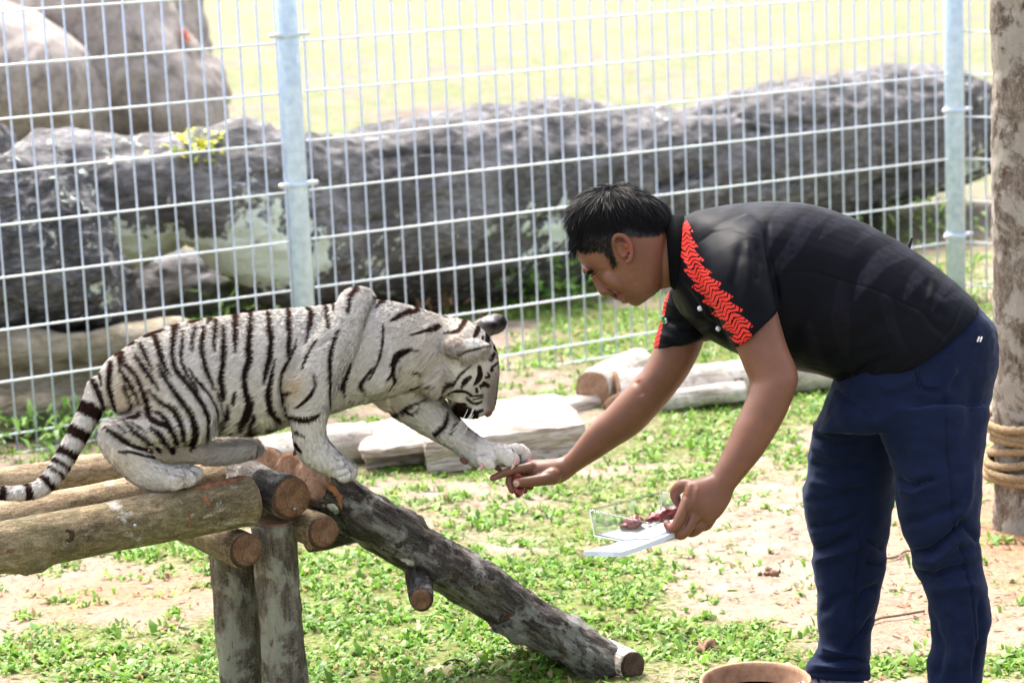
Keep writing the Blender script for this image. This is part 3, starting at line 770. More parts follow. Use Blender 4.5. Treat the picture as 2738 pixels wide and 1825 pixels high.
log('foot_log', gl, gl + np.array([-.13, .21, 0]), .039, .037, BARK_W, (END_D, END_G), None, 23, .003,
    label='short round log lying on the sand at the foot of the ramp', cat='log')
for (x, y, z, tgt) in ((787, 1359, zE, 1), (361, 1405, depth(PH(361, 1400, HB)) - .062, 2)):
    q = P(x, y, z); nail(cf, q, -ray(x, y) * .9 - ed * .3)
# torn bark strip on the top of the front beam
def strip(name, parent, bv, pts, wpx, m, lift=.004, thick=.003, jag=.35):
    "ragged sheet pressed on a surface seen at the given photo pixels"
    pts = crom(np.array(pts, float), 6); up, lo = [], []
    tdir = np.gradient(pts, axis=0); tdir /= np.linalg.norm(tdir, axis=1, keepdims=True)
    rows = []
    for i, (p, d) in enumerate(zip(pts, tdir)):
        taper = math.sqrt(max(.05, math.sin(math.pi * (i + .5) / len(pts))))
        row = []
        for s in (-1, -.4, .3, 1):
            o = s * wpx * .5 * taper * (1 + random.uniform(-jag, jag) * (abs(s) == 1))
            q, nn = hit(bv, p[0] - d[1] * o, p[1] + d[0] * o, lift if abs(s) < 1 else .0005)
            if q is None: q = row[-1] if row else (rows[-1][0] if rows else P(p[0], p[1], zE))
            row.append(q)
        rows.append(row)
    v = np.array(rows).reshape(-1, 3); n = len(rows)
    f = [(i * 4 + j, i * 4 + j + 1, i * 4 + j + 5, i * 4 + j + 4) for i in range(n - 1) for j in range(3)]
    return link(name, np_mesh(name, v, f), m, parent)
def bvh_of(o):
    bpy.context.view_layer.update()
    me = o.data; mw = o.matrix_world
    return BVHTree.FromPolygons([mw @ q.co for q in me.vertices], [tuple(p.vertices) for p in me.polygons])
def place_world(o):
    pw = o.parent
    return o
KNOT = plain('dark_branch_knot', (.045, .03, .02), .9, .1, 0, 70, .5)
def knot(bv, x, y, rx_, ry_, an):
    q, n_ = hit(bv, x, y, 0)
    if q is None: return
    B = Blob(); z_ = depth(q) + .006
    for k in range(12):
        a_ = k / 12 * 6.283; B.ell(x + math.cos(a_) * rx_, y + math.sin(a_) * ry_, z_, 6, 6, .009, an)
    B.ell(x, y, z_ + .006, rx_, ry_, .008, an)
    s_ = B.build(.003, 3); s_.v += s_.normals() * (fbm(s_.v, 110, 2, 3) * .002)[:, None]
    link('branch_knot', s_.mesh('branch_knot'), KNOT, cf)
RAW = plain('torn_red_bark', (.20, .085, .045), .85, .2, 0, 60, .6)
bvA = bvh_of(beam); bvS = bvh_of(ramp_log)
knot(bvA, 183, 1430, 11, 16, 20)
for x, y, a_, b_ in ((1065, 1452, 7, 7), (1212, 1543, 9, 9), (1346, 1650, 10, 8), (960, 1330, 8, 6), (1275, 1562, 8, 10)): knot(bvS, x, y, a_, b_, 30)
for pts, wd in (([(520, 1308), (570, 1293), (620, 1281), (655, 1277)], 20), ([(545, 1325), (553, 1340), (560, 1352)], 12), ([(505, 1365), (507, 1390), (505, 1410)], 5)):
    strip('torn_bark', cf, bvA, pts, wd, RAW)
for pts, wd in (([(868, 1290), (890, 1305), (907, 1330), (912, 1360)], 17),):
    strip('split_face', cf, bvS, pts, wd, SPLIT)
LICH = plain('grey_lichen', (.40, .40, .35), .95, .1, 0, 90, .3)
for pts, wd in (([(1050, 1503), (1080, 1505), (1108, 1503)], 26), ([(875, 1350), (893, 1358), (903, 1372)], 20)):
    strip('lichen_patch', cf, bvS, pts, wd, LICH, .0015, jag=.15)
    
# ---- bark pole with rope at the right edge
zT = depth(PH(2712, 1395))
tb = PH(2738, 1400); tb[2] = -.1; rT = 80 * zT / F_PX
pole = empty('bark_pole', 'tall bark-covered wooden pole with rope wound round it, at the fence corner', 'pole')
tl = log('trunk', tb, tb + np.array([0.0, 0, 2.9]), rT, rT * .96, BARK_T, (None, END_G), pole, 40, .005, knots=((.5, 3.4, .02), (.3, 3.9, .015)), fine=.008, ridge=.004)
ROPE, t, b = mat('coir_rope', .95, .1)
rv = noise(t, 160, 4, .6, coords(t, (1, 1, 2.5), rot=(0, .7, .6)))
setc(t, b, ramp(t, rv, [(.3, (.17, .105, .055)), (.6, (.40, .29, .175)), (.8, (.54, .42, .28))])); bump(t, b, rv, .9, .006)
hz0, hz1 = P(2700, 1258, zT)[2], P(2700, 1100, zT)[2]
for i in range(7):
    hh = hz0 + (hz1 - hz0) * (i / 6.3) ** 1.05; a = np.linspace(0, 2 * np.pi, 120, endpoint=True)
    rr = rT + (.012 + .009 * math.sin(i * 1.1 + .6)) + .004 * np.sin(3 * a + i * 2.1)
    c = np.stack([tb[0] + rr * np.cos(a), tb[1] + rr * np.sin(a), hh + .008 * np.sin(a * 1 + i) + .006 * np.sin(2 * a + i * 1.7)], 1)
    tr = tube_rings(c, .0125 * (1 + .0 * a), 10, False)
    ang = np.arange(10) / 10 * 2 * np.pi
    tw = 1 + .13 * np.cos(3 * (ang[None] - np.arange(120)[:, None] * .42))
    tr = c[:, None] + (tr - c[:, None]) * tw[:, :, None]
    link('rope_coil', ring_mesh('rope_coil', tr), ROPE, pole)
for s in range(5):
    p0 = P(2738 - s * 6, 1135, zT - .1); p1 = P(2700 - s * 9 + 12, 1112 + s * 3, zT - .12); p2 = P(2712 - s * 8, 1086 + s * 5, zT - .13)
    link('rope_end', tube_mesh('rope_end', crom(np.array([p0, p1, p2]), 5), .006, 7), ROPE, pole)

# ---- bleached logs lying along the fence
def lying(px0, py0, px1, py1, r, ends, seed, label, bark=BARK_W, lift=0.0, name='bleached_log', **kw):
    a, c = PH(px0, py0), PH(px1, py1)
    a[2] = c[2] = r * .93 + lift
    return log(name, a, c, r, r * .96, bark, ends, None, seed, .006, label=label, cat='log', **kw)
lying(980, 1228, 560, 1300, .073, (END_G, END_G), 60, 'bleached log lying on the turf behind the standing foreleg of the cub')
END_B = endgrain_mat('brown_sawn_end', (.17, .09, .055), (.30, .18, .12), (.42, .27, .19))
lying(1650, 1086, 2420, 1020, .074, (END_B, END_G), 61, 'large bleached log lying across behind the two arms of the man')
q_ = PH(1586, 1090); q_[2] = .074
log('bleached_log', q_, q_ + np.array([.20, .42, 0]), .075, .072, BARK_W, (END_B, END_G), None, 64, .005, label='log with round brown sawn end facing the viewer beside the flat slab', cat='log')
lying(1650, 1108, 1990, 1072, .040, (END_B, END_G), 62, 'thin bleached log lying against the front of the large log', cuts=(-R * .45 - V * .85, None))
def slab(name, quad, h, th, label, seed, m):
    "split timber slab: quad = photo pixels of its top outline, lying at height h"
    q = np.array([PH(x, y, h) for x, y in quad]); n = 16
    uu, vv = np.meshgrid(np.linspace(0, 1, 40), np.linspace(0, 1, n))
    top = ((1 - uu) * (1 - vv))[..., None] * q[0] + (uu * (1 - vv))[..., None] * q[1] + (uu * vv)[..., None] * q[2] + ((1 - uu) * vv)[..., None] * q[3]
    p = top.reshape(-1, 3)
    ed_ = np.minimum(np.minimum(uu, 1 - uu), np.minimum(vv, 1 - vv)).ravel()
    p[:, 2] += fbm(p, 7, 4, seed) * .012 - .02 * np.exp(-ed_ * 18)
    jit = fbm(p, 5, 3, seed + 4) * .02 * np.exp(-ed_ * 12); p[:, 0] += jit; p[:, 1] += jit
    bot = p.copy(); bot[:, 2] = np.maximum(.0, h - th)
    idx = np.arange(40 * n).reshape(n, 40); f = []
    off = 40 * n
    for i in range(n - 1):
        for j in range(39):
            f.append((idx[i, j], idx[i, j + 1], idx[i + 1, j + 1], idx[i + 1, j])); f.append(tuple(off + k for k in (idx[i, j], idx[i + 1, j], idx[i + 1, j + 1], idx[i, j + 1])))
    bd = list(idx[0]) + list(idx[1:, -1]) + list(idx[-1, -2::-1]) + list(idx[-2:0:-1, 0])
    # side wall in three uneven layers
    lay = [np.array(bd)]; allv = [p, bot]; cnt = 2 * off; cc = p.mean(0)
    for s_ in (.3, .6):
        rowv = p[bd] * (1 - s_) + bot[bd] * s_; rowv[:, :2] += (rowv[:, :2] - cc[:2]) * (.02 * (1 if s_ < .5 else -1)); rowv += fbm(rowv, 20, 2, seed + 8)[:, None] * .008
        lay.append(np.arange(cnt, cnt + len(bd))); allv.append(rowv); cnt += len(bd)
    lay.append(np.array(bd) + off)
    for a_, b_ in zip(lay[:-1], lay[1:]):
        for j in range(len(bd)): f.append((a_[(j + 1) % len(bd)], a_[j], b_[j], b_[(j + 1) % len(bd)]))
    return link(name, np_mesh(name, np.concatenate(allv), f, smooth=False), m, None, label, 'timber')
WOOD_S, t, b = mat('bleached_split_wood', .9, .2)
wv = noise(t, 14, 6, .65, coords(t, (.35, 1.6, 6)), .5); setc(t, b, ramp(t, wv, [(.34, (.20, .145, .115)), (.5, (.44, .375, .32)), (.66, (.60, .55, .50))])); bump(t, b, wv, .7, .02)
slab('timber_slab', [(1140, 1170), (1555, 1118), (1505, 1035), (1120, 1085)], .13, .13, 'flat bleached timber slab on the turf under the head of the cub', 70, WOOD_S)
slab('timber_plank', [(975, 1188), (1165, 1165), (1140, 1105), (965, 1118)], .11, .05, 'upper split plank of the stack between the bleached log and the slab', 71, WOOD_S)
slab('timber_plank', [(980, 1212), (1175, 1190), (1150, 1120), (968, 1130)], .06, .058, 'lower split plank of the stack between the bleached log and the slab', 72, WOOD_S)
slab('timber_plank', [(1500, 1078), (1650, 1050), (1640, 1035), (1490, 1058)], .05, .05, 'narrow grey plank wedged between the slab and the large log', 73, WOOD_S)
# ================================================================== THE MAN
rng = np.random.default_rng(11)
ZO = 0.05
Z0 = 5.85 + ZO
man = empty('person', 'man in black polo shirt and navy trousers bending to feed the tiger cub', 'person')
SKIN, t, b = mat('skin', .45, .33)
cn = noise(t, 35, 5, .6, coords(t)); c0 = attr(t, 'Col')
setc(t, b, mix(t, .35, c0, mix(t, 1.0, c0, ramp(t, cn, [(.3, g(.72)), (.7, g(1.2))]), 'MULTIPLY')))
b.inputs['Subsurface Weight'].default_value = .12; b.inputs['Subsurface Radius'].default_value = (.012, .005, .003); b.inputs['Subsurface Scale'].default_value = .5
bump(t, b, noise(t, 420, 3, .6, coords(t)), .12, .002)

# ---- skin: head, neck, core of the trunk, arms, hands: one surface
B = Blob(ZO)
zh = 5.85
B.loft([(1700, 818, 1712, 815, zh, .010), (1684, 812, 1738, 796, zh, .026), (1668, 803, 1772, 764, zh, .046), (1646, 788, 1790, 700, zh, .060), (1624, 770, 1796, 640, zh, .067), (1600, 750, 1788, 592, zh, .072),
        (1572, 728, 1768, 556, zh, .075), (1550, 695, 1738, 532, zh, .074), (1536, 655, 1700, 512, zh, .068), (1528, 615, 1655, 498, zh, .055), (1530, 578, 1610, 506, zh, .036), (1545, 550, 1578, 520, zh, .015)], sub=5, seg=40, egg=.16)
B.loft([(1742, 775, 1742, 570, zh, .045), (1772, 772, 1785, 580, zh, .053), (1806, 768, 1822, 590, zh, .056), (1850, 780, 1870, 600, zh, .075), (1930, 830, 1960, 600, zh, .10)], sub=5)
# nose, lips, chin, brow, cheek
B.tube([(1590, 741, zh, 10), (1600, 757, zh, 11), (1612, 774, zh, 14), (1619, 779, zh, 13)], sub=4)
B.ell(1592, 737, zh, 14, 12, .016, 40)
B.ell(1626, 779, zh - .012, 9, 7, .008, 40); B.ell(1626, 779, zh + .012, 9, 7, .008, 40)
B.ell(1638, 789, zh, 11, 8, .021, 30); B.ell(1646, 795, zh, 9, 6, .019, 30); B.ell(1667, 802, zh, 12, 9, .020, 30)
B.ell(1697, 800, zh, 22, 18, .024, 25)
B.ell(1568, 722, zh - .026, 15, 10, .020, 50); B.ell(1568, 722, zh + .026, 15, 10, .020, 50)
B.ell(1642, 748, zh - .030, 40, 22, .022, 42); B.ell(1642, 748, zh + .030, 40, 22, .022, 42)
# ear near: base + helix + lobe; ear far
for s in (-1, 1):
    ze = zh + s * .072
    B.ell(1664, 662, ze, 17, 32, .006, -18)
    B.tube([(1648, 660, ze + s * .002, 5), (1640, 645, ze + s * .008, 6), (1648, 630, ze + s * .012, 6.5), (1668, 632, ze + s * .014, 6.5), (1684, 650, ze + s * .014, 6.5), (1690, 675, ze + s * .012, 6.5), (1684, 696, ze + s * .008, 7.5), (1676, 700, ze + s * .004, 6)], sub=5, seg=12)
    B.tube([(1656, 650, ze + s * .006, 4), (1670, 652, ze + s * .009, 4.5), (1676, 672, ze + s * .008, 4.5), (1668, 686, ze + s * .005, 5)], sub=4, seg=10)
# trunk core
B.loft([(1850, 780, 1870, 610, 5.85, .09), (1940, 860, 2010, 580, 5.85, .15), (2080, 930, 2140, 590, 5.84, .15), (2240, 970, 2330, 660, 5.83, .14), (2330, 1000, 2540, 800, 5.83, .14), (2280, 1060, 2600, 960, 5.83, .14)], sub=3)
# near arm
B.tube([(1960, 680, 5.72, 50), (1990, 780, 5.66, 55)], sub=3)
B.loft([(1935, 850, 2062, 752, 5.64, .055), (1968, 930, 2080, 838, 5.63, .058), (1990, 985, 2105, 925, 5.62, .060), (2004, 1020, 2128, 980, 5.61, .060), (2002, 1045, 2134, 1012, 5.60, .058), (1994, 1068, 2127, 1045, 5.595, .056),
        (1979, 1102, 2106, 1098, 5.59, .054), (1964, 1133, 2085, 1140, 5.585, .052), (1946, 1178, 2060, 1182, 5.58, .047), (1928, 1216, 2032, 1224, 5.575, .041), (1908, 1252, 1995, 1268, 5.57, .034), (1895, 1274, 1960, 1312, 5.565, .029)], sub=4)
# near hand: back towards the viewer
B.loft([(1899, 1266, 1964, 1306, 5.565, .028), (1876, 1276, 1952, 1340, 5.56, .026), (1850, 1284, 1938, 1364, 5.555, .025), (1834, 1300, 1922, 1384, 5.55, .023), (1822, 1330, 1905, 1396, 5.55, .021), (1820, 1352, 1886, 1402, 5.555, .018)], sub=4)
FN = [[(1838, 1340, 5.545, 18), (1822, 1376, 5.535, 16), (1805, 1408, 5.535, 14.5), (1790, 1408, 5.55, 12.5), (1783, 1399, 5.565, 11)],
      [(1862, 1358, 5.55, 18), (1848, 1398, 5.54, 16), (1824, 1428, 5.54, 14.5), (1808, 1424, 5.56, 12.5), (1800, 1412, 5.578, 11)],
      [(1884, 1374, 5.56, 17), (1872, 1406, 5.555, 15), (1850, 1423, 5.565, 13.5), (1834, 1416, 5.585, 12)],
      [(1902, 1384, 5.57, 15), (1890, 1404, 5.575, 13), (1872, 1410, 5.59, 11.5)]]
for q in FN: B.tube(q, sub=4, seg=14)
B.tube([(1858, 1300, 5.56, 20), (1828, 1296, 5.572, 18), (1806, 1314, 5.59, 15), (1808, 1334, 5.605, 13), (1818, 1350, 5.615, 11)], sub=4, seg=14)
# far arm
B.tube([(1880, 740, 6.0, 50), (1850, 830, 6.03, 56)], sub=3)
B.loft([(1770, 870, 1890, 850, 6.03, .055), (1748, 932, 1880, 918, 6.04, .058), (1720, 984, 1848, 988, 6.045, .058), (1692, 1016, 1808, 1046, 6.05, .057), (1659, 1051, 1756, 1108, 6.055, .054), (1622, 1092, 1706, 1158, 6.06, .048),
        (1584, 1130, 1652, 1192, 6.065, .040), (1554, 1165, 1606, 1222, 6.07, .034), (1529, 1198, 1570, 1244, 6.075, .030), (1508, 1220, 1540, 1264, 6.08, .028)], sub=4)
# far hand: thumb side towards the viewer
zf = 6.085
B.loft([(1515, 1215, 1548, 1256, zf - .005, .027), (1494, 1223, 1526, 1276, zf, .030), (1465, 1226, 1496, 1292, zf, .036), (1436, 1228, 1455, 1293, zf + .002, .038), (1412, 1230, 1424, 1282, zf + .006, .036), (1398, 1236, 1408, 1268, zf + .008, .032)], sub=4)
B.tube([(1478, 1272, zf - .03, 24), (1440, 1283, zf - .042, 17), (1408, 1287, zf - .044, 14), (1382, 1290, zf - .042, 12.5)], sub=4, seg=14)
B.tube([(1420, 1248, zf - .022, 15), (1385, 1254, zf - .024, 12.5), (1350, 1264, zf - .022, 11), (1318, 1277, zf - .02, 9.5)], sub=4, seg=14)
B.tube([(1412, 1250, zf - .002, 15), (1376, 1262, zf - .004, 12.5), (1362, 1284, zf - .008, 11.5), (1370, 1310, zf - .012, 10)], sub=4, seg=14)
B.tube([(1412, 1254, zf + .018, 14), (1384, 1274, zf + .018, 12), (1388, 1302, zf + .012, 10.5), (1403, 1311, zf + .006, 9.5)], sub=4, seg=14)
B.tube([(1418, 1258, zf + .034, 13), (1398, 1280, zf + .034, 10.5), (1406, 1298, zf + .028, 9.5), (1420, 1302, zf + .022, 8.5)], sub=4, seg=14)
S = B.build(.0024, 3, .45)
px, py, pz = proj(S.v)
S.crease([([(1577, 741), (1590, 731), (1602, 722)], 4, .004), ([(1640, 792), (1650, 790), (1662, 788), (1672, 780)], 3.5, .0035), ([(1628, 768), (1644, 776), (1654, 786)], 6, .0025), ([(1672, 664), (1674, 678)], 6, .006),
          ([(1620, 783), (1628, 786)], 4, .003), ([(1592, 742), (1610, 730), (1628, 726)], 8, .002),
          ([(1798, 715), (1792, 770)], 10, .002), ([(1690, 722), (1700, 760)], 10, .003),
          ([(1836, 1345), (1840, 1380), (1830, 1410)], 3, .003), ([(1858, 1370), (1862, 1400), (1845, 1420)], 3, .003), ([(1880, 1385), (1878, 1402)], 3, .002),
          ([(1845, 1290), (1838, 1330)], 6, -.003), ([(1865, 1300), (1856, 1350)], 6, -.002), ([(1440, 1265), (1470, 1262)], 6, .002), ([(1400, 1278), (1402, 1298)], 2, .001),
          ([(1702, 1015), (1716, 1060)], 10, .004)])
# skin colour: lips, ear and knuckles redder, stubble greyer, scalp black
px, py, pz = proj(S.v)
col = np.tile(np.array([.150, .063, .036]), (len(S.v), 1))
def tint(x, y, rx, ry, c, k, sel=None):
    w = k * np.exp(-((px - x) / rx) ** 2 - ((py - y) / ry) ** 2)
    if sel is not None: w = w * sel
    col[:] = col * (1 - w[:, None]) + np.array(c) * w[:, None]
col *= (1 + .10 * fbm(S.v, 18, 3, 4))[:, None]
hd_ = py < 830
tint(1678, 660, 16, 30, (.24, .055, .038), .75, np.abs(pz - Z0) > .06)
tint(1652, 791, 16, 6, (.2, .06, .05), .8); tint(1640, 740, 40, 30, (.185, .085, .055), .5)
tint(1715, 800, 50, 22, (.09, .047, .034), .5); tint(1560, 690, 25, 40, (.19, .09, .058), .4)
tint(1376, 1290, 10, 16, (.24, .09, .07), .6, pz < zf + ZO - .02); tint(1800, 1330, 22, 22, (.23, .08, .06), .6); tint(1320, 1277, 20, 14, (.23, .08, .06), .7); tint(1790, 1405, 16, 14, (.23, .08, .06), .6); tint(1365, 1290, 14, 26, (.22, .075, .058), .6); tint(1412, 1305, 14, 10, (.22, .075, .058), .6)
HAIRP = [(1535, 668), (1541, 662), (1556, 674), (1575, 676), (1594, 672), (1612, 676), (1628, 690), (1642, 710), (1648, 706), (1640, 682), (1634, 655), (1636, 636), (1646, 624), (1664, 622), (1684, 636), (1700, 634), (1730, 633), (1760, 630), (1780, 612), (1800, 560), (1700, 440), (1560, 440), (1480, 560), (1480, 640), (1520, 655)]
inh = in_poly(px, py, HAIRP)
scal = np.where(inh & (py < 740), 1.0, 0.0)
scal = np.clip(laplace(np.stack([scal] * 3, 1), S.e, 4)[:, 0], 0, 1) * (np.abs(pz - Z0) < .085 + .0 * pz)
col = col * (1 - scal[:, None]) + np.array([.005, .005, .0055]) * scal[:, None]
S.col = col
skin = link('body', S.mesh('body'), SKIN, man)
bvb = S.bvh()

# ---- hair
HAIR, t, b = mat('black_hair', .4, .10); setc(t, b, attr(t, 'Col')); t.links.new(attr(t, 'nrm', 'Vector'), b.inputs['Normal'])
nrm = S.normals()
head = (py < 745) & (px < 1800)
wgt = np.where(head & inh, 1.0, 0.0) * np.where(np.abs(pz - Z0) < .075, 1, .25)
tri, bc = sample(S, 17000, rng, wgt)
rp, rn = at(bc, tri, S.v), at(bc, tri, nrm); rn /= np.linalg.norm(rn, axis=1, keepdims=True)
rx, ry, rz = proj(rp)
crown = np.array([1668, 500])
dx, dy = rx - crown[0], ry - crown[1]
fwd = np.clip((1660 - rx) / 80, 0, 1)                          # front half is combed forward and down
fl = (-R * .75 - U * .65)[None] * fwd[:, None] + (R * .55 - U * .75)[None] * (1 - fwd)[:, None]
fl = fl + (V[None] * np.sign(rz - Z0)[:, None] * .25) + rng.normal(0, .22, (len(rp), 3))
top = np.clip((620 - ry) / 80, 0, 1)
lay = .10 + .30 * top + rng.uniform(0, .2, len(rp))
fl = fl - rn * np.einsum('ij,ij->i', fl, rn)[:, None]; fl /= np.linalg.norm(fl, axis=1, keepdims=True)
dirs = fl + rn * lay[:, None]; dirs /= np.linalg.norm(dirs, axis=1, keepdims=True)
ln = (.012 + .030 * top + .012 * fwd) * rng.uniform(.6, 1.3, len(rp)); ln *= np.where(ry > 612, .35, 1)
sh = rng.uniform(.6, 1.5, (len(rp), 1))
hn = rn + rng.normal(0, .2, rn.shape); hn /= np.linalg.norm(hn, axis=1, keepdims=True)
hm = strands('hair', rp, dirs, hn, ln, np.full(len(rp), .0013), np.array([.0045, .0043, .005]) * sh, -rn * .18 - U[None] * .12, 4, rng)
hr = link('hair', hm, HAIR, man); hr['label'] = 'short black hair combed forward'
# fringe locks over the forehead
nl = 520; k = rng.random(nl)
r0 = np.array([P(1534 + 14 * rng.random(), 575 + 85 * rng.random() ** .7, Z0 + rng.uniform(-.05, .05)) for q in k])
nn = -V[None] - R[None] * .5 + rng.normal(0, .4, (nl, 3)); nn /= np.linalg.norm(nn, axis=1, keepdims=True); dd = (-R * .40 - U * .88)[None] + rng.normal(0, .2, (nl, 3)); dd /= np.linalg.norm(dd, axis=1, keepdims=True)
link('fringe', strands('fringe', r0, dd, nn, rng.uniform(.012, .055, nl), np.full(nl, .0013), np.tile([.0045, .0043, .005], (nl, 1)), (R * .12 - V * 0)[None] * np.ones((nl, 1)), 4, rng), HAIR, man)
# brow, lashes, sideburn
def hairline(name, pts, n, ln, wd, d, spread, lift=.0015):
    pts = crom(np.array(pts, float), 8); rr, rn_ = [], []
    for i in range(n):
        p = pts[rng.integers(len(pts))] + rng.normal(0, spread, 2)
        q, m_ = hit(bvb, p[0], p[1], lift * .3)
        if q is not None: rr.append(q); rn_.append(m_)
    rr, rn_ = np.array(rr), np.array(rn_); n = len(rr)
    dd = np.tile(d[0] * R - d[1] * U, (n, 1)) + rng.normal(0, .15, (n, 3)) + rn_ * .25; dd /= np.linalg.norm(dd, axis=1, keepdims=True)
    return link(name, strands(name, rr, dd, rn_, rng.uniform(.6, 1.2, n) * ln, np.full(n, wd), np.tile([.011, .010, .010], (n, 1)), None, 2, rng), HAIR, man)
hairline('eyebrow', [(1556, 728), (1562, 732), (1572, 731), (1580, 724)], 260, .010, .0011, (.8, -.4), 2.6)
hairline('eyelashes', [(1578, 741), (1584, 737), (1593, 729)], 70, .003, .0009, (-.5, .7), .9)
hairline('sideburn', [(1630, 680), (1638, 700), (1645, 712)], 260, .006, .0008, (.2, .9), 6)
hairline('moustache', [(1632, 786), (1640, 789), (1648, 785)], 60, .004, .0006, (.2, .9), 2.5)
# thumb nail
q, m_ = hit(bvb, 1378, 1293, .0006)
NAILM = plain('finger_nail', (.50, .28, .22), .35, .5)
def nail_plate(x, y, ax, ay, ang):
    vv, ff = [], []; ca, sa = math.cos(math.radians(ang)), math.sin(math.radians(ang))
    for i in range(6):
        for j in range(6):
            u, w = (i / 5 * 2 - 1), (j / 5 * 2 - 1); s = math.sqrt(max(0, 1 - .5 * w * w)); s2 = math.sqrt(max(0, 1 - .5 * u * u))
            p = hit(bvb, x + ca * u * ax * s - sa * w * ay * s2, y + sa * u * ax * s + ca * w * ay * s2, .0008)[0]
            vv.append(p if p is not None else q)
    ff = [(i * 6 + j, i * 6 + j + 1, i * 6 + j + 7, i * 6 + j + 6) for i in range(5) for j in range(5)]
    link('finger_nail', np_mesh('finger_nail', vv, ff), NAILM, man)
nail_plate(1380, 1292, 9, 8, 0)

# ---- polo shirt
CLOTH, t, b = mat('polo_fabric', .48, .05)
u_, v_ = attr(t, 'bu', 'Fac'), attr(t, 'bv', 'Fac')
base = mix(t, attr(t, 'print', 'Fac'), (.0038, .0044, .0070), (.0125, .0122, .0190))
tri_ = mth(t, 'PINGPONG', mth(t, 'ADD', mth(t, 'MULTIPLY', v_, 1.0), .35), .5)
wob = noise(t, 42, 2, .5, coords(t))
ph_ = mth(t, 'FRACT', mth(t, 'ADD', mth(t, 'ADD', mth(t, 'DIVIDE', u_, 12.5), mth(t, 'MULTIPLY', tri_, 1.9)), mth(t, 'MULTIPLY', wob, 1.5)))
slash = mth(t, 'GREATER_THAN', ph_, mth(t, 'ADD', .02, mth(t, 'MULTIPLY', noise(t, 55, 2, .5, coords(t)), .55)))
step = mth(t, 'FRACT', mth(t, 'DIVIDE', u_, 44.0))
lim = mth(t, 'ADD', .55, mth(t, 'MULTIPLY', step, .5)); lim2 = mth(t, 'SUBTRACT', 1.05, mth(t, 'MULTIPLY', step, .5))
inb = mth(t, 'MULTIPLY', mth(t, 'LESS_THAN', v_, lim), mth(t, 'GREATER_THAN', v_, mth(t, 'MULTIPLY', lim2, -1.0)))
redm = mth(t, 'MULTIPLY', mth(t, 'MULTIPLY', inb, slash), attr(t, 'bon', 'Fac'))
setc(t, b, mix(t, redm, base, (.60, .040, .032)))
wv = noise(t, 1500, 2, .5, coords(t)); bump(t, b, wv, .12, .0006)
B = Blob(ZO)
B.loft([(1808, 745, 1822, 585, 5.86, .085), (1800, 790, 1862, 566, 5.86, .135, 10, -4), (1822, 836, 1905, 556, 5.86, .175, 16, 0), (1862, 880, 1968, 546, 5.86, .195, 14, 8), (1915, 918, 2054, 538, 5.86, .20, 6, 14), (1990, 955, 2139, 541, 5.86, .195, 4, 18),
        (2075, 978, 2213, 560, 5.86, .188, 2, 20), (2140, 990, 2287, 586, 5.855, .184, 2, 22), (2190, 1000, 2367, 623, 5.85, .182, 6, 26), (2226, 1014, 2452, 675, 5.85, .184, 6, 22), (2262, 1034, 2530, 735, 5.85, .188, 8, 22), (2290, 1040, 2585, 778, 5.85, .19, 10, 22), (2302, 1038, 2608, 802, 5.85, .19, 12, 22)], sub=5, seg=48, ex=2.2)
# near sleeve
B.loft([(1846, 640, 2010, 565, 5.78, .07), (1858, 700, 2040, 610, 5.72, .09), (1880, 765, 2055, 680, 5.68, .092), (1916, 842, 2066, 750, 5.655, .09), (1946, 900, 2076, 800, 5.645, .086), (1962, 934, 2081, 824, 5.64, .083)], sub=5, seg=40)
# far sleeve
B.loft([(1800, 760, 1935, 730, 5.98, .08), (1776, 800, 1925, 800, 6.02, .085), (1763, 855, 1918, 850, 6.035, .084), (1750, 905, 1908, 885, 6.04, .082), (1744, 936, 1900, 908, 6.045, .08)], sub=5, seg=36)
S = B.build(.0036, 5)
S.crease([([(2052, 600), (2056, 680), (2075, 760), (2082, 818)], 7, .006), ([(1858, 655), (1905, 622), (1960, 612), (2030, 632)], 4, .0016),
    ([(2020, 650), (2030, 700), (2020, 760)], 10, .006), ([(2000, 640), (2005, 720), (1995, 800)], 14, -.004), ([(1985, 650), (1960, 760), (1985, 860)], 12, .004),
    ([(1830, 620), (1836, 690), (1872, 790), (1930, 900), (1962, 940)], 7, .005), ([(1825, 760), (1880, 850), (1945, 915)], 8, .006),
    ([(2060, 728), (2180, 728), (2340, 775), (2463, 830), (2540, 915)], 3.5, .0022), ([(2482, 740), (2470, 800), (2500, 835), (2520, 850)], 14, .004), ([(2500, 735), (2490, 790), (2520, 815)], 12, -.003), ([(2445, 800), (2500, 870), (2535, 900)], 12, .005),
    ([(2250, 1010), (2290, 1005), (2330, 975), (2380, 950)], 12, .007), ([(2270, 985), (2300, 1025), (2360, 1010)], 14, -.005), ([(2150, 985), (2250, 955), (2360, 930)], 18, .005), ([(2100, 930), (2140, 850), (2160, 780)], 20, .005), ([(2130, 960), (2200, 880), (2240, 800)], 22, -.005),
    ([(2200, 980), (2300, 900), (2380, 840)], 24, .005), ([(2400, 700), (2430, 790), (2420, 870)], 24, .004), ([(2330, 660), (2300, 740), (2250, 800)], 26, .004), ([(2576, 800), (2550, 870), (2480, 950), (2390, 1020), (2300, 1035)], 4, .002),
    ([(1766, 850), (1830, 880), (1900, 870)], 8, .006), ([(1760, 890), (1820, 915), (1890, 895)], 8, -.004), ([(1775, 800), (1820, 840), (1880, 850)], 9, -.005), ([(1760, 915), (1820, 932), (1890, 908)], 5, .003), ([(1772, 830), (1800, 860), (1850, 868)], 6, .004)])
n = S.normals(); S.v += n * (fbm(S.v, 9, 3, 77) * .0035)[:, None]
px, py, pz = proj(S.v)
sme = S.mesh('polo_shirt')
D = lambda L, ox, oy, s: [(ox + q[0] / s, oy + q[1] / s) + tuple(k / s for k in q[2:]) for q in L]
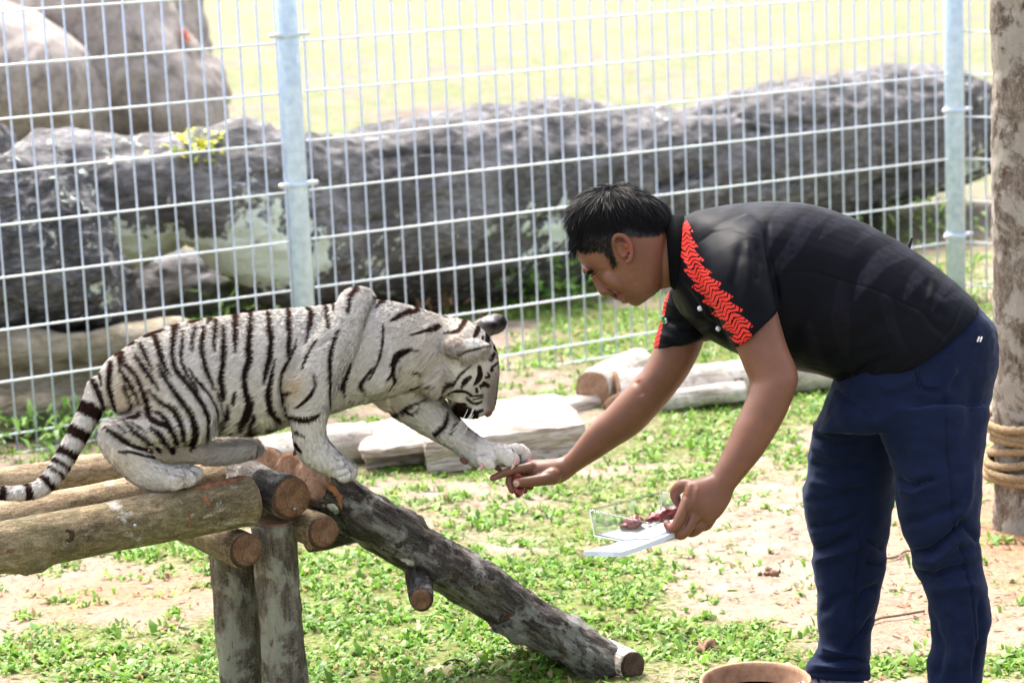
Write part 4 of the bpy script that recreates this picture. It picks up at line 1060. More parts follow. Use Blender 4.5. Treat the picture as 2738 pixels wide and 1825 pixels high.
band = np.array(D([(300, 215, 45), (310, 290, 70), (345, 470, 88), (390, 620, 100), (455, 760, 112), (540, 880, 124), (640, 1000, 128), (740, 1130, 128), (835, 1260, 128), (880, 1350, 110), (930, 1420, 80)], 1740, 520, 3.5625))
bp = crom(band, 6); bb = np.full(len(px), 1e9); bu = np.zeros(len(px)); bv = np.zeros(len(px)); cum = np.concatenate([[0], np.cumsum(np.hypot(*(bp[1:, :2] - bp[:-1, :2]).T))])
for i in range(len(bp) - 1):
    a_, c_ = bp[i], bp[i + 1]; dx, dy = c_[0] - a_[0], c_[1] - a_[1]; l2 = dx * dx + dy * dy
    tq = np.clip(((px - a_[0]) * dx + (py - a_[1]) * dy) / l2, 0, 1); d = np.hypot(px - a_[0] - tq * dx, py - a_[1] - tq * dy); m_ = d < bb
    bb[m_] = d[m_]; bu[m_] = (cum[i] + tq * math.sqrt(l2))[m_]; sg = ((px - a_[0]) * dy - (py - a_[1]) * dx) / math.sqrt(l2)
    bv[m_] = (sg / (a_[2] + tq * (c_[2] - a_[2])))[m_]
bon = ((pz < 5.80 + ZO) & (bb < 60) & (bu > 1) & (bu < cum[-1] - 1)).astype(float)
# the far sleeve carries the same band on its outer side: seen as a sliver
far_on = (pz > 5.98 + ZO) & (py > 770) & (px < 1790) & (np.abs(px - (1778 - (py - 780) * .20)) < 12)
bon = np.where(far_on, 1, bon); bu = np.where(far_on, py, bu); bv = np.where(far_on, (px - 1765) / 40, bv)
add_float(sme, 'bu', bu); add_float(sme, 'bv', np.clip(bv, -3, 3)); add_float(sme, 'bon', bon)
pr = np.zeros(len(px))
PRINT = D([], 0, 0, 1)
for L in ([(1150, 240, 95), (1070, 300, 90), (1040, 370, 30)], [(1290, 245, 95), (1210, 320, 80), (1150, 420, 50), (1140, 500, 10)], [(1420, 285, 55), (1330, 350, 75), (1260, 470, 70), (1190, 560, 50), (1160, 600, 8)],
          [(1540, 320, 40), (1450, 355, 55), (1390, 420, 8)], [(1660, 370, 40), (1600, 400, 40), (1560, 445, 6)], [(1810, 455, 90), (1690, 510, 90), (1610, 600, 70), (1560, 700, 20)], [(1910, 540, 70), (1840, 610, 60), (1790, 700, 20)],
          [(2095, 675, 44), (2020, 690, 34), (1960, 715, 6)], [(2010, 605, 50), (1950, 690, 40), (1920, 760, 8)], [(960, 260, 50), (930, 310, 40), (925, 330, 5)], [(1500, 640, 60), (1490, 800, 90), (1510, 950, 40)], [(1340, 820, 30), (1370, 950, 50), (1420, 1030, 10)], [(1700, 700, 60), (1740, 850, 50), (1800, 950, 10)]):
    q = np.array(D(L, 1400, 400, 1.7586)); d, wv_, _ = poly_dist(px, py, q)
    k = .35 if L[0][1] >= 640 and L[0][0] < 1760 else 1
    pr = np.maximum(pr, k * np.clip((wv_ * .5 - d) / 2.5 + .5, 0, 1))
pr *= np.clip(.75 + .5 * fbm(S.v, 120, 2, 8) * (1 + 0 * px), 0, 1)
add_float(sme, 'print', pr * (pz < 5.95 + ZO))
shirt = link('polo_shirt', sme, CLOTH, man); shirt['label'] = 'black polo shirt with grey print and red striped sleeve band'
bvs = S.bvh()
# sleeve hems and shirt hem as thin rolled edges
def seam(name, pts, r, m, parent, bv, lift=.0006, sub=6):
    pts = crom(np.array(pts, float), sub); q = [hit(bv, x, y, lift)[0] for x, y in pts]; q = [p for p in q if p is not None]
    if len(q) > 3: link(name, tube_mesh(name, q, r, 6), m, parent)
BLACK = plain('black_trim', (.011, .011, .012), .6, .3)
COLLAR = plain('collar_rib', (.004, .004, .005), .85, .04, 0, 300, .3)
# collar: standing band round the neck
B = Blob(ZO)
ph = np.linspace(0, 2 * np.pi, 60, endpoint=False)
def collar_ring(x1, y1, x2, y2, hd, ox, oy):
    p1, p2 = P(x1, y1, Z0), P(x2, y2, Z0); c, h = (p1 + p2) / 2, (p2 - p1) / 2
    bq = V * hd - (ox * R - oy * U) * Z0 / F_PX
    return c + h * np.cos(ph)[:, None] + bq * np.sin(ph)[:, None]
o1 = collar_ring(1792, 766, 1776, 574, .066, -4, 6); o2 = collar_ring(1826, 796, 1826, 574, .080, -2, 6); i1 = collar_ring(1795, 762, 1780, 580, .060, -4, 6); i2 = collar_ring(1832, 785, 1836, 590, .070, -2, 6)
vv = np.concatenate([i2, i1, o1, o2]); m_ = len(ph)
ff = [(k * m_ + j, k * m_ + (j + 1) % m_, ((k + 1) % 4) * m_ + (j + 1) % m_, ((k + 1) % 4) * m_ + j) for k in range(4) for j in range(m_)]
link('collar', np_mesh('collar', vv, ff), COLLAR, shirt)
BUTTON = plain('pearl_button', (.62, .60, .68), .25, .5)
for x, y in ((1874, 823), (1921, 876)):
    q, m_ = hit(bvs, x, y, .0005)
    link('button', tube_mesh('button', [q, q + m_ * .0022], .0065, 16), BUTTON, shirt)
q, m_ = hit(bvs, 1778, 858, .0008)
for dx_, c_ in ((0, (.05, .35, .12)), (7, (.7, .7, .7))):
    link('sleeve_badge', tube_mesh('sleeve_badge', [P(1772 + dx_, 848 + dx_, 0.0 + depth(q) - .003), P(1776 + dx_, 862 + dx_ * .5, depth(q) - .003)], .005, 8), plain('badge_%d' % dx_, c_), shirt)
tabp = [P(2428, 664, Z0 + .06), P(2433, 650, Z0 + .06), P(2438, 637, Z0 + .06)]
link('tab', tube_mesh('tab', tabp, [.006, .005, .003], 8), BLACK, shirt)

# ---- trousers
NAVY, t, b = mat('navy_cotton', .85, .12)
cn = noise(t, 26, 5, .6, coords(t)); wv = noise(t, 900, 2, .5, coords(t, (1, 1, 1)))
setc(t, b, ramp(t, mth(t, 'ADD', mth(t, 'MULTIPLY', cn, .5), mth(t, 'MULTIPLY', wv, .5)), [(.3, (.0030, .0062, .0215)), (.7, (.0064, .0128, .0430))]))
b.inputs['Sheen Weight'].default_value = .12; b.inputs['Sheen Roughness'].default_value = .4; b.inputs['Sheen Tint'].default_value = (.5, .6, .9, 1)
bump(t, b, wv, .3, .0012); bump(t, b, cn, .15, .006)
B = Blob(ZO)
B.loft([(2300, 960, 2588, 800, 5.85, .158), (2240, 1008, 2648, 858, 5.85, .172), (2220, 1050, 2663, 915, 5.85, .178), (2198, 1092, 2661, 1000, 5.85, .178), (2180, 1132, 2645, 1085, 5.85, .172), (2172, 1160, 2634, 1130, 5.85, .150)], sub=5, seg=44, ex=2.3)
B.loft([(2300, 1090, 2645, 1080, 5.775, .12), (2345, 1150, 2632, 1145, 5.76, .112), (2374, 1210, 2627, 1205, 5.755, .105), (2390, 1285, 2624, 1270, 5.75, .10), (2395, 1348, 2624, 1345, 5.745, .096), (2408, 1420, 2625, 1415, 5.745, .092), (2436, 1470, 2627, 1475, 5.745, .088), (2441, 1520, 2633, 1528, 5.745, .086),
        (2466, 1562, 2642, 1572, 5.745, .082), (2482, 1600, 2646, 1608, 5.745, .08), (2485, 1650, 2647, 1645, 5.745, .078), (2495, 1715, 2640, 1712, 5.745, .074), (2482, 1766, 2626, 1772, 5.745, .072), (2482, 1825, 2619, 1826, 5.745, .07), (2476, 1890, 2616, 1890, 5.745, .068), (2470, 1945, 2620, 1942, 5.745, .07)], sub=4, seg=40, ex=2.15)
B.loft([(2174, 1125, 2440, 1110, 5.97, .115), (2166, 1180, 2410, 1190, 5.98, .108), (2158, 1265, 2396, 1272, 5.99, .10), (2147, 1313, 2392, 1335, 5.995, .096), (2154, 1400, 2382, 1405, 6.0, .09), (2171, 1466, 2368, 1475, 6.0, .085), (2177, 1549, 2356, 1565, 6.0, .08), (2189, 1655, 2337, 1650, 6.0, .074), (2193, 1720, 2327, 1728, 6.0, .07), (2181, 1757, 2322, 1765, 6.0, .07), (2156, 1785, 2324, 1792, 6.0, .068), (2160, 1808, 2326, 1812, 6.0, .066)], sub=4, seg=40, ex=2.15)
S = B.build(.0042, 4)
fold = [([(2392, 1280), (2450, 1295), (2500, 1280)], 9, .008), ([(2396, 1315), (2440, 1320), (2490, 1300)], 9, -.006), ([(2405, 1400), (2470, 1385), (2560, 1350)], 14, .006), ([(2440, 1474), (2490, 1470), (2550, 1420), (2575, 1400)], 10, .011), ([(2442, 1500), (2500, 1505), (2560, 1450), (2600, 1440)], 12, -.008), ([(2445, 1530), (2490, 1545), (2540, 1520), (2600, 1510)], 10, .009),
    ([(2480, 1575), (2540, 1570), (2620, 1560)], 12, -.006), ([(2560, 1380), (2590, 1420), (2625, 1450)], 9, .007), ([(2600, 1240), (2590, 1330), (2560, 1400)], 12, -.005), ([(2525, 1040), (2530, 1160), (2540, 1280), (2550, 1400), (2580, 1500), (2600, 1600), (2615, 1740), (2600, 1825)], 4, .0028),
    ([(2620, 1600), (2625, 1700), (2605, 1800)], 8, .006), ([(2490, 1640), (2520, 1740), (2500, 1825)], 14, .006), ([(2540, 1600), (2560, 1700), (2545, 1800)], 18, -.005),
    ([(2170, 1165), (2240, 1185), (2310, 1170)], 8, .006), ([(2165, 1190), (2230, 1220), (2300, 1215)], 9, -.005), ([(2160, 1235), (2240, 1255), (2330, 1235)], 9, .006), ([(2155, 1285), (2230, 1300), (2320, 1285)], 10, -.005), ([(2150, 1340), (2240, 1330), (2330, 1300)], 12, .005), ([(2160, 1410), (2240, 1400), (2300, 1370)], 9, .007), ([(2172, 1470), (2220, 1460), (2280, 1430)], 9, .010), ([(2176, 1500), (2240, 1480), (2300, 1450)], 10, -.007), ([(2310, 1440), (2340, 1460), (2368, 1470)], 7, .006), ([(2310, 1500), (2340, 1510), (2362, 1508)], 7, .005), ([(2290, 1370), (2300, 1450), (2285, 1600), (2285, 1720)], 4, .0028),
    ([(2350, 1565), (2310, 1580), (2290, 1620)], 9, .006), ([(2195, 1640), (2240, 1600), (2280, 1580)], 14, .005), ([(2335, 1640), (2300, 1690), (2260, 1750)], 9, .007), ([(2195, 1730), (2250, 1745), (2320, 1770)], 7, -.006), ([(2182, 1757), (2230, 1765), (2280, 1758), (2322, 1772)], 6, .010), ([(2165, 1778), (2230, 1785), (2300, 1785)], 6, -.006), ([(2170, 1798), (2240, 1796), (2320, 1800)], 5, .006),
    ([(2215, 1025), (2280, 1080), (2340, 1140)], 7, .005), ([(2270, 1060), (2300, 1105), (2345, 1140)], 6, -.004), ([(2450, 985), (2462, 1035), (2480, 1045), (2515, 1040)], 4, .006), ([(2560, 980), (2540, 1010), (2520, 1060)], 10, -.005), ([(2600, 1000), (2600, 1100), (2590, 1200)], 20, .004), ([(2420, 1090), (2400, 1170), (2430, 1260)], 20, .005), ([(2350, 1060), (2420, 1050), (2450, 1030)], 14, .004)]
S.crease([(a_, w_, d_ * 1.7) for a_, w_, d_ in fold])
n = S.normals(); S.v += n * (fbm(S.v * [1, 1, 1.6], 11, 3, 55) * .0055)[:, None]
tro = link('trousers', S.mesh('trousers'), NAVY, man); tro['label'] = 'navy cotton trousers creased at the knees'
bvt = S.bvh()
THREAD = plain('navy_thread', (.010, .014, .03), .9, .1)
seam('pocket_edge', [(2452, 985), (2456, 1010), (2462, 1038), (2478, 1044), (2512, 1040)], .0028, plain('pocket_binding', (.011, .017, .042), .9, .1), tro, bvt)
seam('side_seam', [(2515, 940), (2525, 1040), (2530, 1160), (2540, 1280), (2550, 1400), (2580, 1500), (2600, 1600), (2615, 1740), (2600, 1825)], .0009, THREAD, tro, bvt, .0002)
seam('side_seam', [(2290, 1370), (2300, 1450), (2285, 1600), (2285, 1720), (2262, 1770)], .0009, THREAD, tro, bvt, .0002)
seam('back_pocket', [(2600, 925), (2625, 905), (2655, 880)], .0012, THREAD, tro, bvt, .0006)
for x in (2613, 2620):
    q, m_ = hit(bvt, x, 912, .001); q2, _ = hit(bvt, x + 4, 902, .001)
    link('pocket_tag', tube_mesh('pocket_tag', [q, q2], .0024, 8), plain('tag_white', (.7, .66, .6)), tro)

# ---- shoes
SHOE = plain('grey_violet_shoe', (.22, .19, .26), .7, .3, 0, 80, .3); SOLE = plain('white_sole', (.6, .6, .6), .6, .3); LACE = plain('dark_lace', (.02, .02, .024), .7)
def shoe(xh, zc, name_far):
    heel = None
    for yy in range(1750, 2150, 2):
        if P(xh, yy, zc)[2] <= 0: break
    hl = P(xh, yy, zc); hl[2] = 0
    sh = empty('shoe'); sh.parent = man
    f = np.array([-1.0, -.06, 0]); f /= np.linalg.norm(f); s = np.array([f[1], -f[0], 0])
    xs = np.linspace(0, 1, 15); Lg = .27
    wid = np.interp(xs, [0, .08, .3, .6, .8, .95, 1], [.012, .034, .036, .044, .046, .032, .008]); hh = np.interp(xs, [0, .1, .3, .45, .6, .8, 1], [.05, .10, .105, .085, .068, .055, .03])
    ph = np.linspace(0, 2 * np.pi, 20, endpoint=False); rg = []
    for q, w_, h_ in zip(xs, wid, hh):
        c = hl + f * (q - .25) * Lg
        zz = np.where(np.sin(ph) > 0, np.sin(ph) * (h_ - .02), np.sin(ph) * .004) + .024
        rg.append(c + s * (np.cos(ph) * w_)[:, None] + np.array([0, 0, 1]) * zz[:, None])
    link('upper', ring_mesh('upper', np.array(rg)), SHOE, sh)
    rg = []
    for q, w_ in zip(xs, wid):
        c = hl + f * (q - .25) * Lg
        zz = np.where(np.sin(ph) > 0, .026, .002)
        rg.append(c + s * (np.cos(ph) * (w_ + .005))[:, None] + np.array([0, 0, 1]) * zz[:, None])
    link('sole', ring_mesh('sole', np.array(rg)), SOLE, sh)
    for q in (.38, .45, .52, .6):
        c = hl + f * (q - .25) * Lg; h_ = np.interp(q, xs, hh) + .004
        link('lace', tube_mesh('lace', [c + s * .03 + [0, 0, h_ - .014], c + [0, 0, h_], c - s * .03 + [0, 0, h_ - .014]], .003, 6), LACE, sh)
    c = hl + f * .02 + [0, 0, .1]
    link('lace', tube_mesh('lace', [c, c + s * .05 + [0, 0, .03], c + s * .07, c + s * .06 + [0, 0, -.03]], .0025, 6), LACE, sh)
shoe(2245, 6.0 + ZO, 1); shoe(2545, 5.745 + ZO, 0)

# ---- meat in the reaching hand
MEAT, t, b = mat('raw_meat', .28, .5)
mn = noise(t, 70, 5, .65, coords(t)); setc(t, b, ramp(t, mn, [(.38, (.07, .006, .008)), (.54, (.18, .020, .022)), (.66, (.30, .075, .07)), (.75, (.48, .28, .24))])); bump(t, b, mn, .5, .005)
def meat(name, parts, label, voxel=.0022):
    B = Blob()
    for q in parts: B.ell(*q)
    s = B.build(voxel, 2); s.v += s.normals() * (fbm(s.v, 90, 3, 5) * .003)[:, None]
    return link(name, s.mesh(name), MEAT, None, label, 'meat')
zm = zf + ZO
meat('meat_piece', [(1386, 1272, zm - .02, 15, 12, .014), (1384, 1290, zm - .016, 13, 18, .012), (1386, 1312, zm - .024, 14, 16, .014, 10), (1394, 1304, zm - .02, 9, 12, .01)], 'piece of raw red meat held out between thumb and fingers to the cub')

# ---- clear plastic box with meat, and its white lid
ZB = 5.60 + ZO
CLEAR, t, b = mat('clear_plastic', .06, .5); b.inputs['Transmission Weight'].default_value = 1; b.inputs['IOR'].default_value = 1.25; setc(t, b, (.97, .98, .97))
gl_ = t.nodes.new('ShaderNodeBsdfTransparent'); gl_.inputs[0].default_value = (.93, .95, .93, 1); gs = t.nodes.new('ShaderNodeBsdfGlossy'); gs.inputs['Roughness'].default_value = .08; gs.inputs[0].default_value = (.9, .9, .9, 1)
fr = t.nodes.new('ShaderNodeFresnel'); fr.inputs[0].default_value = 1.45; mx = t.nodes.new('ShaderNodeMixShader'); t.links.new(fr.outputs[0], mx.inputs[0]); t.links.new(gl_.outputs[0], mx.inputs[1]); t.links.new(gs.outputs[0], mx.inputs[2]); t.links.new(mx.outputs[0], t.nodes['Material Output'].inputs['Surface'])
bp = bump; RIMC = plain('plastic_rim', (.75, .78, .78), .2, .5)
box = empty('plastic_box', 'clear plastic food box of meat held in the near hand of the man', 'food box')
tl = [P(1577, 1363, ZB + .02), P(1767, 1316, ZB + .11), P(1925, 1330, ZB + .10), P(1925, 1385, ZB - .01)]        # rim: left, back, right
bot = [P(1590, 1432, ZB + .01), P(1768, 1388, ZB + .09), P(1890, 1400, ZB + .08), P(1840, 1452, ZB - .04)]
tl[3] = P(1735, 1398, ZB - .07); bot[3] = P(1735, 1460, ZB - .06); tl[2] = P(1930, 1352, ZB + .02); bot[2] = P(1898, 1412, ZB + .01)
tl, bot = np.array(tl), np.array(bot)
def wall(name, quad, th=.0012, m=None, nseg=1):
    q = np.array(quad); nn = np.cross(q[1] - q[0], q[2] - q[0]); nn /= np.linalg.norm(nn)
    v = np.concatenate([q + nn * th / 2, q - nn * th / 2])
    return link(name, np_mesh(name, v, [(0, 1, 2, 3), (7, 6, 5, 4), (0, 4, 5, 1), (1, 5, 6, 2), (2, 6, 7, 3), (3, 7, 4, 0)], False), m or CLEAR, box)
for i in range(4):
    j = (i + 1) % 4; wall('side', [tl[i], tl[j], bot[j], bot[i]])
    link('rim', tube_mesh('rim', [tl[i], tl[j]], .0022, 8), RIMC if False else CLEAR, box)
    link('base_edge', tube_mesh('base_edge', [bot[i], bot[j]], .002, 8), RIMC, box)
    link('corner', tube_mesh('corner', [tl[i], bot[i]], .0016, 8), RIMC, box)
# ribbed floor
nu, nv = 60, 6; uu, vv_ = np.meshgrid(np.linspace(0, 1, nu), np.linspace(0, 1, nv), indexing='ij')
fl = ((1 - uu) * (1 - vv_))[..., None] * bot[0] + (uu * (1 - vv_))[..., None] * bot[1] + (uu * vv_)[..., None] * bot[2] + ((1 - uu) * vv_)[..., None] * bot[3]
fl[..., 2] += .0025 * np.cos(uu * 2 * np.pi * 15)
RIB, t, b = mat('ribbed_tray_floor', .3, .5); setc(t, b, (.50, .46, .58)); b.inputs['Alpha'].default_value = 0.85
idx = np.arange(nu * nv).reshape(nu, nv)
link('ribbed_floor', np_mesh('ribbed_floor', fl.reshape(-1, 3) + [0, 0, .002], np.stack([idx[:-1, :-1], idx[1:, :-1], idx[1:, 1:], idx[:-1, 1:]], -1).reshape(-1, 4)), RIB, box)
meat('meat_piece', [(1693, 1396, ZB + .035, 30, 18, .02, -18), (1668, 1404, ZB + .03, 14, 9, .014, -18)], 'dark red meat lump at the open end of the plastic box')
meat('meat_piece', [(1772, 1376, ZB + .05, 34, 20, .022, -10), (1805, 1372, ZB + .05, 22, 18, .02, -10), (1740, 1388, ZB + .04, 18, 10, .015, -12)], 'pink meat pieces in the plastic box under the gripping fingers')
# white lid under the box
LID = plain('white_plastic', (.50, .54, .62), .3, .5)
zl = ZB - .075
lid2 = [(1560, 1473), (1590, 1470), (1618, 1463), (1645, 1450), (1700, 1426), (1760, 1400), (1800, 1388), (1815, 1400), (1806, 1420), (1780, 1432), (1735, 1450), (1690, 1466), (1662, 1474), (1640, 1474), (1600, 1473)]
zz = [zl - .03 + .0 * i for i in range(len(lid2))]
dz_ = [.03, .035, .04, .05, .06, .07, .075, .05, .02, .0, -.01, -.015, -.015, -.01, .02]
top_ = np.array([P(x, y, zl + d) for (x, y), d in zip(lid2, dz_)]); low_ = top_ - U * .011
cc0, cc1 = top_.mean(0), low_.mean(0); m_ = len(top_); vv = np.concatenate([top_, low_, [cc0], [cc1]])
ff = [(i, (i + 1) % m_, 2 * m_) for i in range(m_)] + [(m_ + (i + 1) % m_, m_ + i, 2 * m_ + 1) for i in range(m_)] + [(m_ + i, m_ + (i + 1) % m_, (i + 1) % m_, i) for i in range(m_)]
link('box_lid', np_mesh('box_lid', vv, ff, False), LID, None, 'white plastic lid held flat under the food box by the man', 'lid')

# ---- terracotta bowl by the man's foot
bowl = empty('clay_bowl', 'shallow terracotta bowl of water standing by the foot of the man', 'bowl')
bc_ = PH(2022, 1912); bowl.location = Vector((bc_[0], bc_[1], 0)); rb = 150 * depth(bc_) / F_PX
TERRA = plain('terracotta', (.36, .20, .12), .75, .3, 0, 40, .3)
prof = [(rb * .72, 0.0), (rb * .85, .02), (rb * .97, .065), (rb * 1.0, .085), (rb * .985, .094), (rb * .94, .092), (rb * .92, .082), (rb * .86, .05), (rb * .78, .02), (rb * .3, .016)]
ph = np.linspace(0, 2 * np.pi, 56, endpoint=False)
link('basin', ring_mesh('basin', np.array([np.stack([r_ * np.cos(ph), r_ * np.sin(ph), 0 * ph + h_], 1) for r_, h_ in prof])), TERRA, bowl)
WAT, t, b = mat('brown_water', .05, .5); setc(t, b, (.20, .095, .05))
link('water', ring_mesh('water', np.array([np.stack([rb * .85 * k_ * np.cos(ph), rb * .85 * k_ * np.sin(ph), 0 * ph + .048], 1) for k_ in (1, .1)])), WAT, bowl)
# black wire loop in the grass
lp = PH(1215, 1800); an = np.linspace(-.6, 2.4, 24); pts = lp + np.stack([.035 * np.cos(an), .02 * np.sin(an), .012 + .02 * np.sin(an)], 1)
link('wire_loop', tube_mesh('wire_loop', pts, .0022, 6), BLACK, None, 'loop of thin black wire lying in the grass under the ramp', 'wire')
# ================================================================== TIGER CUB
rng = np.random.default_rng(23)
cub = empty('tiger_cub', 'white tiger cub with dark brown stripes reaching a forepaw to the meat', 'tiger')
def zc(x): return 5.97 + (x - 480) * .00022
def T(L): return [(a, b_, c, d, zc((a + c) / 2) + dz, hd) for a, b_, c, d, dz, hd in L]
def TT(L): return [(x, y, zc(x) + dz, r) for x, y, dz, r in L]
B = Blob()
B.loft(T([(264, 1005, 282, 1080, 0, .03), (288, 966, 306, 1095, 0, .055), (335, 932, 362, 1132, 0, .088), (388, 897, 430, 1150, 0, .10), (441, 877, 490, 1158, 0, .105), (512, 859, 552, 1160, 0, .108), (595, 847, 620, 1160, 0, .112),
          (684, 835, 690, 1158, 0, .115), (773, 826, 757, 1138, 0, .112), (833, 822, 812, 1122, 0, .108), (890, 812, 880, 1106, 0, .105), (952, 800, 950, 1083, 0, .10), (1035, 806, 1020, 1064, 0, .092), (1101, 820, 1085, 1048, 0, .084), (1160, 838, 1140, 1044, 0, .080), (1215, 860, 1180, 1035, 0, .074)]), sub=4, seg=40)
# shoulder blades and upper arm
B.tube(TT([(955, 808, -.055, 38), (930, 850, -.07, 50), (895, 920, -.075, 66), (850, 985, -.08, 72), (822, 1035, -.08, 66)]), sub=4)
B.tube(TT([(965, 812, .05, 38), (960, 900, .06, 60), (1000, 980, .065, 62)]), sub=4)
B.ell(955, 800, zc(955) - .03, 48, 32, .05, -8)
B.ell(1000, 960, zc(1000) - .06, 75, 95, .035, 0)
# near foreleg
B.loft(T([(764, 960, 940, 960, -.085, .045), (757, 1010, 915, 1010, -.088, .052), (760, 1060, 893, 1065, -.088, .050), (770, 1100, 878, 1106, -.086, .046), (780, 1145, 871, 1145, -.084, .041), (786, 1185, 876, 1172, -.082, .038), (796, 1212, 895, 1196, -.08, .038), (815, 1238, 922, 1222, -.08, .042), (842, 1256, 942, 1240, -.08, .045), (880, 1272, 944, 1258, -.08, .04)]), sub=4)
for dz, dx, dy, r in ((-.118, 0, 6, 20), (-.092, 12, 0, 22), (-.066, 14, -8, 21), (-.045, 4, -14, 18)):
    B.ell(915 + dx, 1258 + dy, zc(915) + dz, r * 1.35, r * 1.1, .014, 35)
# neck and head (profile)
zhd = zc(1240)
B.loft([(1100, 1030, 1150, 838, zc(1120), .085), (1135, 1010, 1215, 850, zhd, .086), (1152, 1000, 1262, 862, zhd, .092), (1165, 1030, 1302, 893, zhd, .095), (1186, 1052, 1327, 936, zhd, .092), (1202, 1075, 1335, 982, zhd, .080), (1213, 1097, 1333, 1024, zhd, .062), (1226, 1110, 1329, 1058, zhd, .050), (1250, 1116, 1325, 1086, zhd, .042), (1274, 1116, 1316, 1103, zhd, .028)], sub=4, seg=36)
B.ell(1255, 1085, zhd - .032, 42, 28, .022, 20); B.ell(1255, 1085, zhd + .032, 42, 28, .022, 20)        # muzzle pads
B.ell(1172, 1010, zhd - .066, 48, 52, .03, -30); B.ell(1172, 1010, zhd + .066, 48, 52, .03, -30)          # cheek ruffs
B.ell(1294, 1000, zhd - .055, 14, 24, .016, 20); B.ell(1294, 1000, zhd + .055, 14, 24, .016, 20)          # brow
# ears: near one turned to the side, far one from behind
B.ell(1222, 932, zhd - .088, 38, 34, .022, -10); B.ell(1250, 932, zhd - .108, 54, 27, .018, -10); B.ell(1290, 931, zhd - .114, 26, 13, .012, -12)
B.ell(1288, 880, zhd + .065, 42, 28, .02, -25); B.ell(1318, 867, zhd + .075, 38, 28, .016, -14)
# far foreleg reaching out
B.loft(T([(985, 1060, 1120, 930, .055, .05), (1015, 1085, 1150, 1000, .06, .05), (1050, 1110, 1175, 1052, .06, .048), (1090, 1136, 1202, 1088, .055, .045), (1136, 1163, 1226, 1115, .045, .041), (1175, 1183, 1257, 1148, .03, .037), (1212, 1204, 1286, 1166, .015, .034), (1240, 1228, 1315, 1178, 0, .034), (1265, 1246, 1345, 1186, -.01, .038), (1305, 1250, 1370, 1188, -.014, .040), (1345, 1246, 1388, 1192, -.016, .034)]), sub=4)
for x, y, dz, ax, ay, an in ((1300, 1236, -.05, 30, 19, 25), (1365, 1226, -.045, 27, 24, 40), (1398, 1216, -.015, 25, 24, 55), (1392, 1208, .012, 24, 22, 55), (1382, 1202, -.025, 22, 18, 20)):
    B.ell(x, y, zc(x) + dz, ax, ay, .017, an)
# near hind leg: thigh, shank back to the hock, long foot forward
B.ell(452, 1048, zc(452) - .045, 165, 112, .075, 48)
B.ell(500, 1110, zc(500) - .068, 80, 70, .045, 40)
B.tube(TT([(520, 1128, -.075, 50), (440, 1150, -.078, 50), (360, 1150, -.078, 46), (302, 1155, -.076, 38)]), sub=4)
B.tube(TT([(298, 1155, -.076, 34), (306, 1180, -.076, 42), (345, 1222, -.078, 46), (392, 1262, -.08, 44), (440, 1278, -.082, 38), (480, 1274, -.082, 32)]), sub=4)
for dz, dx, dy, r in ((-.118, -28, 18, 20), (-.095, 2, 8, 22), (-.068, 18, -4, 22), (-.048, 6, -14, 19)):
    B.ell(492 + dx, 1272 + dy, zc(490) + dz, r * 1.5, r * 1.05, .015, -8)
# far hind leg
B.tube(TT([(470, 1150, .07, 60), (430, 1200, .075, 36), (520, 1206, .075, 33), (600, 1206, .07, 31), (650, 1200, .07, 27), (672, 1198, .07, 22)]), sub=4)
for dx, dy in ((0, 0), (12, -6)): B.ell(668 + dx, 1198 + dy, zc(668) + .06 + dx * .002, 24, 20, .016, 20)
# tail
TAIL = [(272, 1042, 0, 40), (246, 1090, -.01, 31), (213, 1152, -.02, 28), (183, 1208, -.03, 26.5), (150, 1262, -.04, 25), (112, 1302, -.05, 22), (60, 1317, -.06, 19), (5, 1317, -.07, 17), (-60, 1308, -.08, 15), (-120, 1290, -.09, 12)]
B.tube(TT(TAIL), sub=5)
S = B.build(.0032, 6, .5)
S.crease([([(905, 890), (860, 915), (815, 950), (775, 985), (764, 1010)], 9, .007), ([(757, 990), (752, 1040), (765, 1100)], 8, .012), ([(862, 900), (830, 930), (795, 960)], 14, -.006), ([(878, 800), (890, 840), (880, 880)], 12, .006),
          ([(330, 1115), (360, 1090), (390, 1075), (410, 1060)], 8, .008), ([(285, 1125), (330, 1118), (345, 1100)], 7, .008), ([(560, 1170), (590, 1120), (600, 1060)], 12, .007), ([(430, 1215), (410, 1190), (450, 1190), (520, 1180)], 8, .006),
          ([(1030, 860), (1045, 940), (1010, 1010)], 16, .006), ([(940, 880), (930, 960), (890, 1080)], 14, .004), ([(1225, 945), (1240, 948), (1290, 936)], 7, .010), ([(1170, 985), (1150, 1020)], 10, .006),
          ([(1195, 1070), (1185, 1045), (1210, 1000)], 8, .005), ([(1288, 1028), (1280, 1040)], 6, .004), ([(1232, 1102), (1262, 1106), (1285, 1104)], 4, .004), ([(1300, 1020), (1296, 1070), (1294, 1100)], 7, .004),
          ([(880, 1262), (915, 1250), (935, 1235)], 5, .006), ([(900, 1278), (925, 1268), (944, 1256)], 4, .005), ([(470, 1300), (500, 1275), (495, 1250)], 5, .006), ([(505, 1290), (525, 1270), (515, 1250)], 4, .004),
          ([(1330, 1248), (1336, 1225), (1325, 1200)], 6, .006), ([(1384, 1240), (1384, 1215), (1372, 1196)], 5, .007), ([(1060, 1100), (1120, 1060), (1150, 1050)], 7, .006)])
px, py, pz = proj(S.v); nrm = S.normals()
col = np.tile(np.array([.69, .645, .592]), (len(px), 1))
col *= (1 + .07 * fbm(S.v, 12, 3, 3))[:, None]
def tint(x, y, rx, ry, c, k, sel=None):
    w = k * np.exp(-((px - x) / rx) ** 2 - ((py - y) / ry) ** 2)
    if sel is not None: w = w * sel
    col[:] = col * (1 - w[:, None]) + np.array(c) * w[:, None]
TAN = (.56, .42, .25)
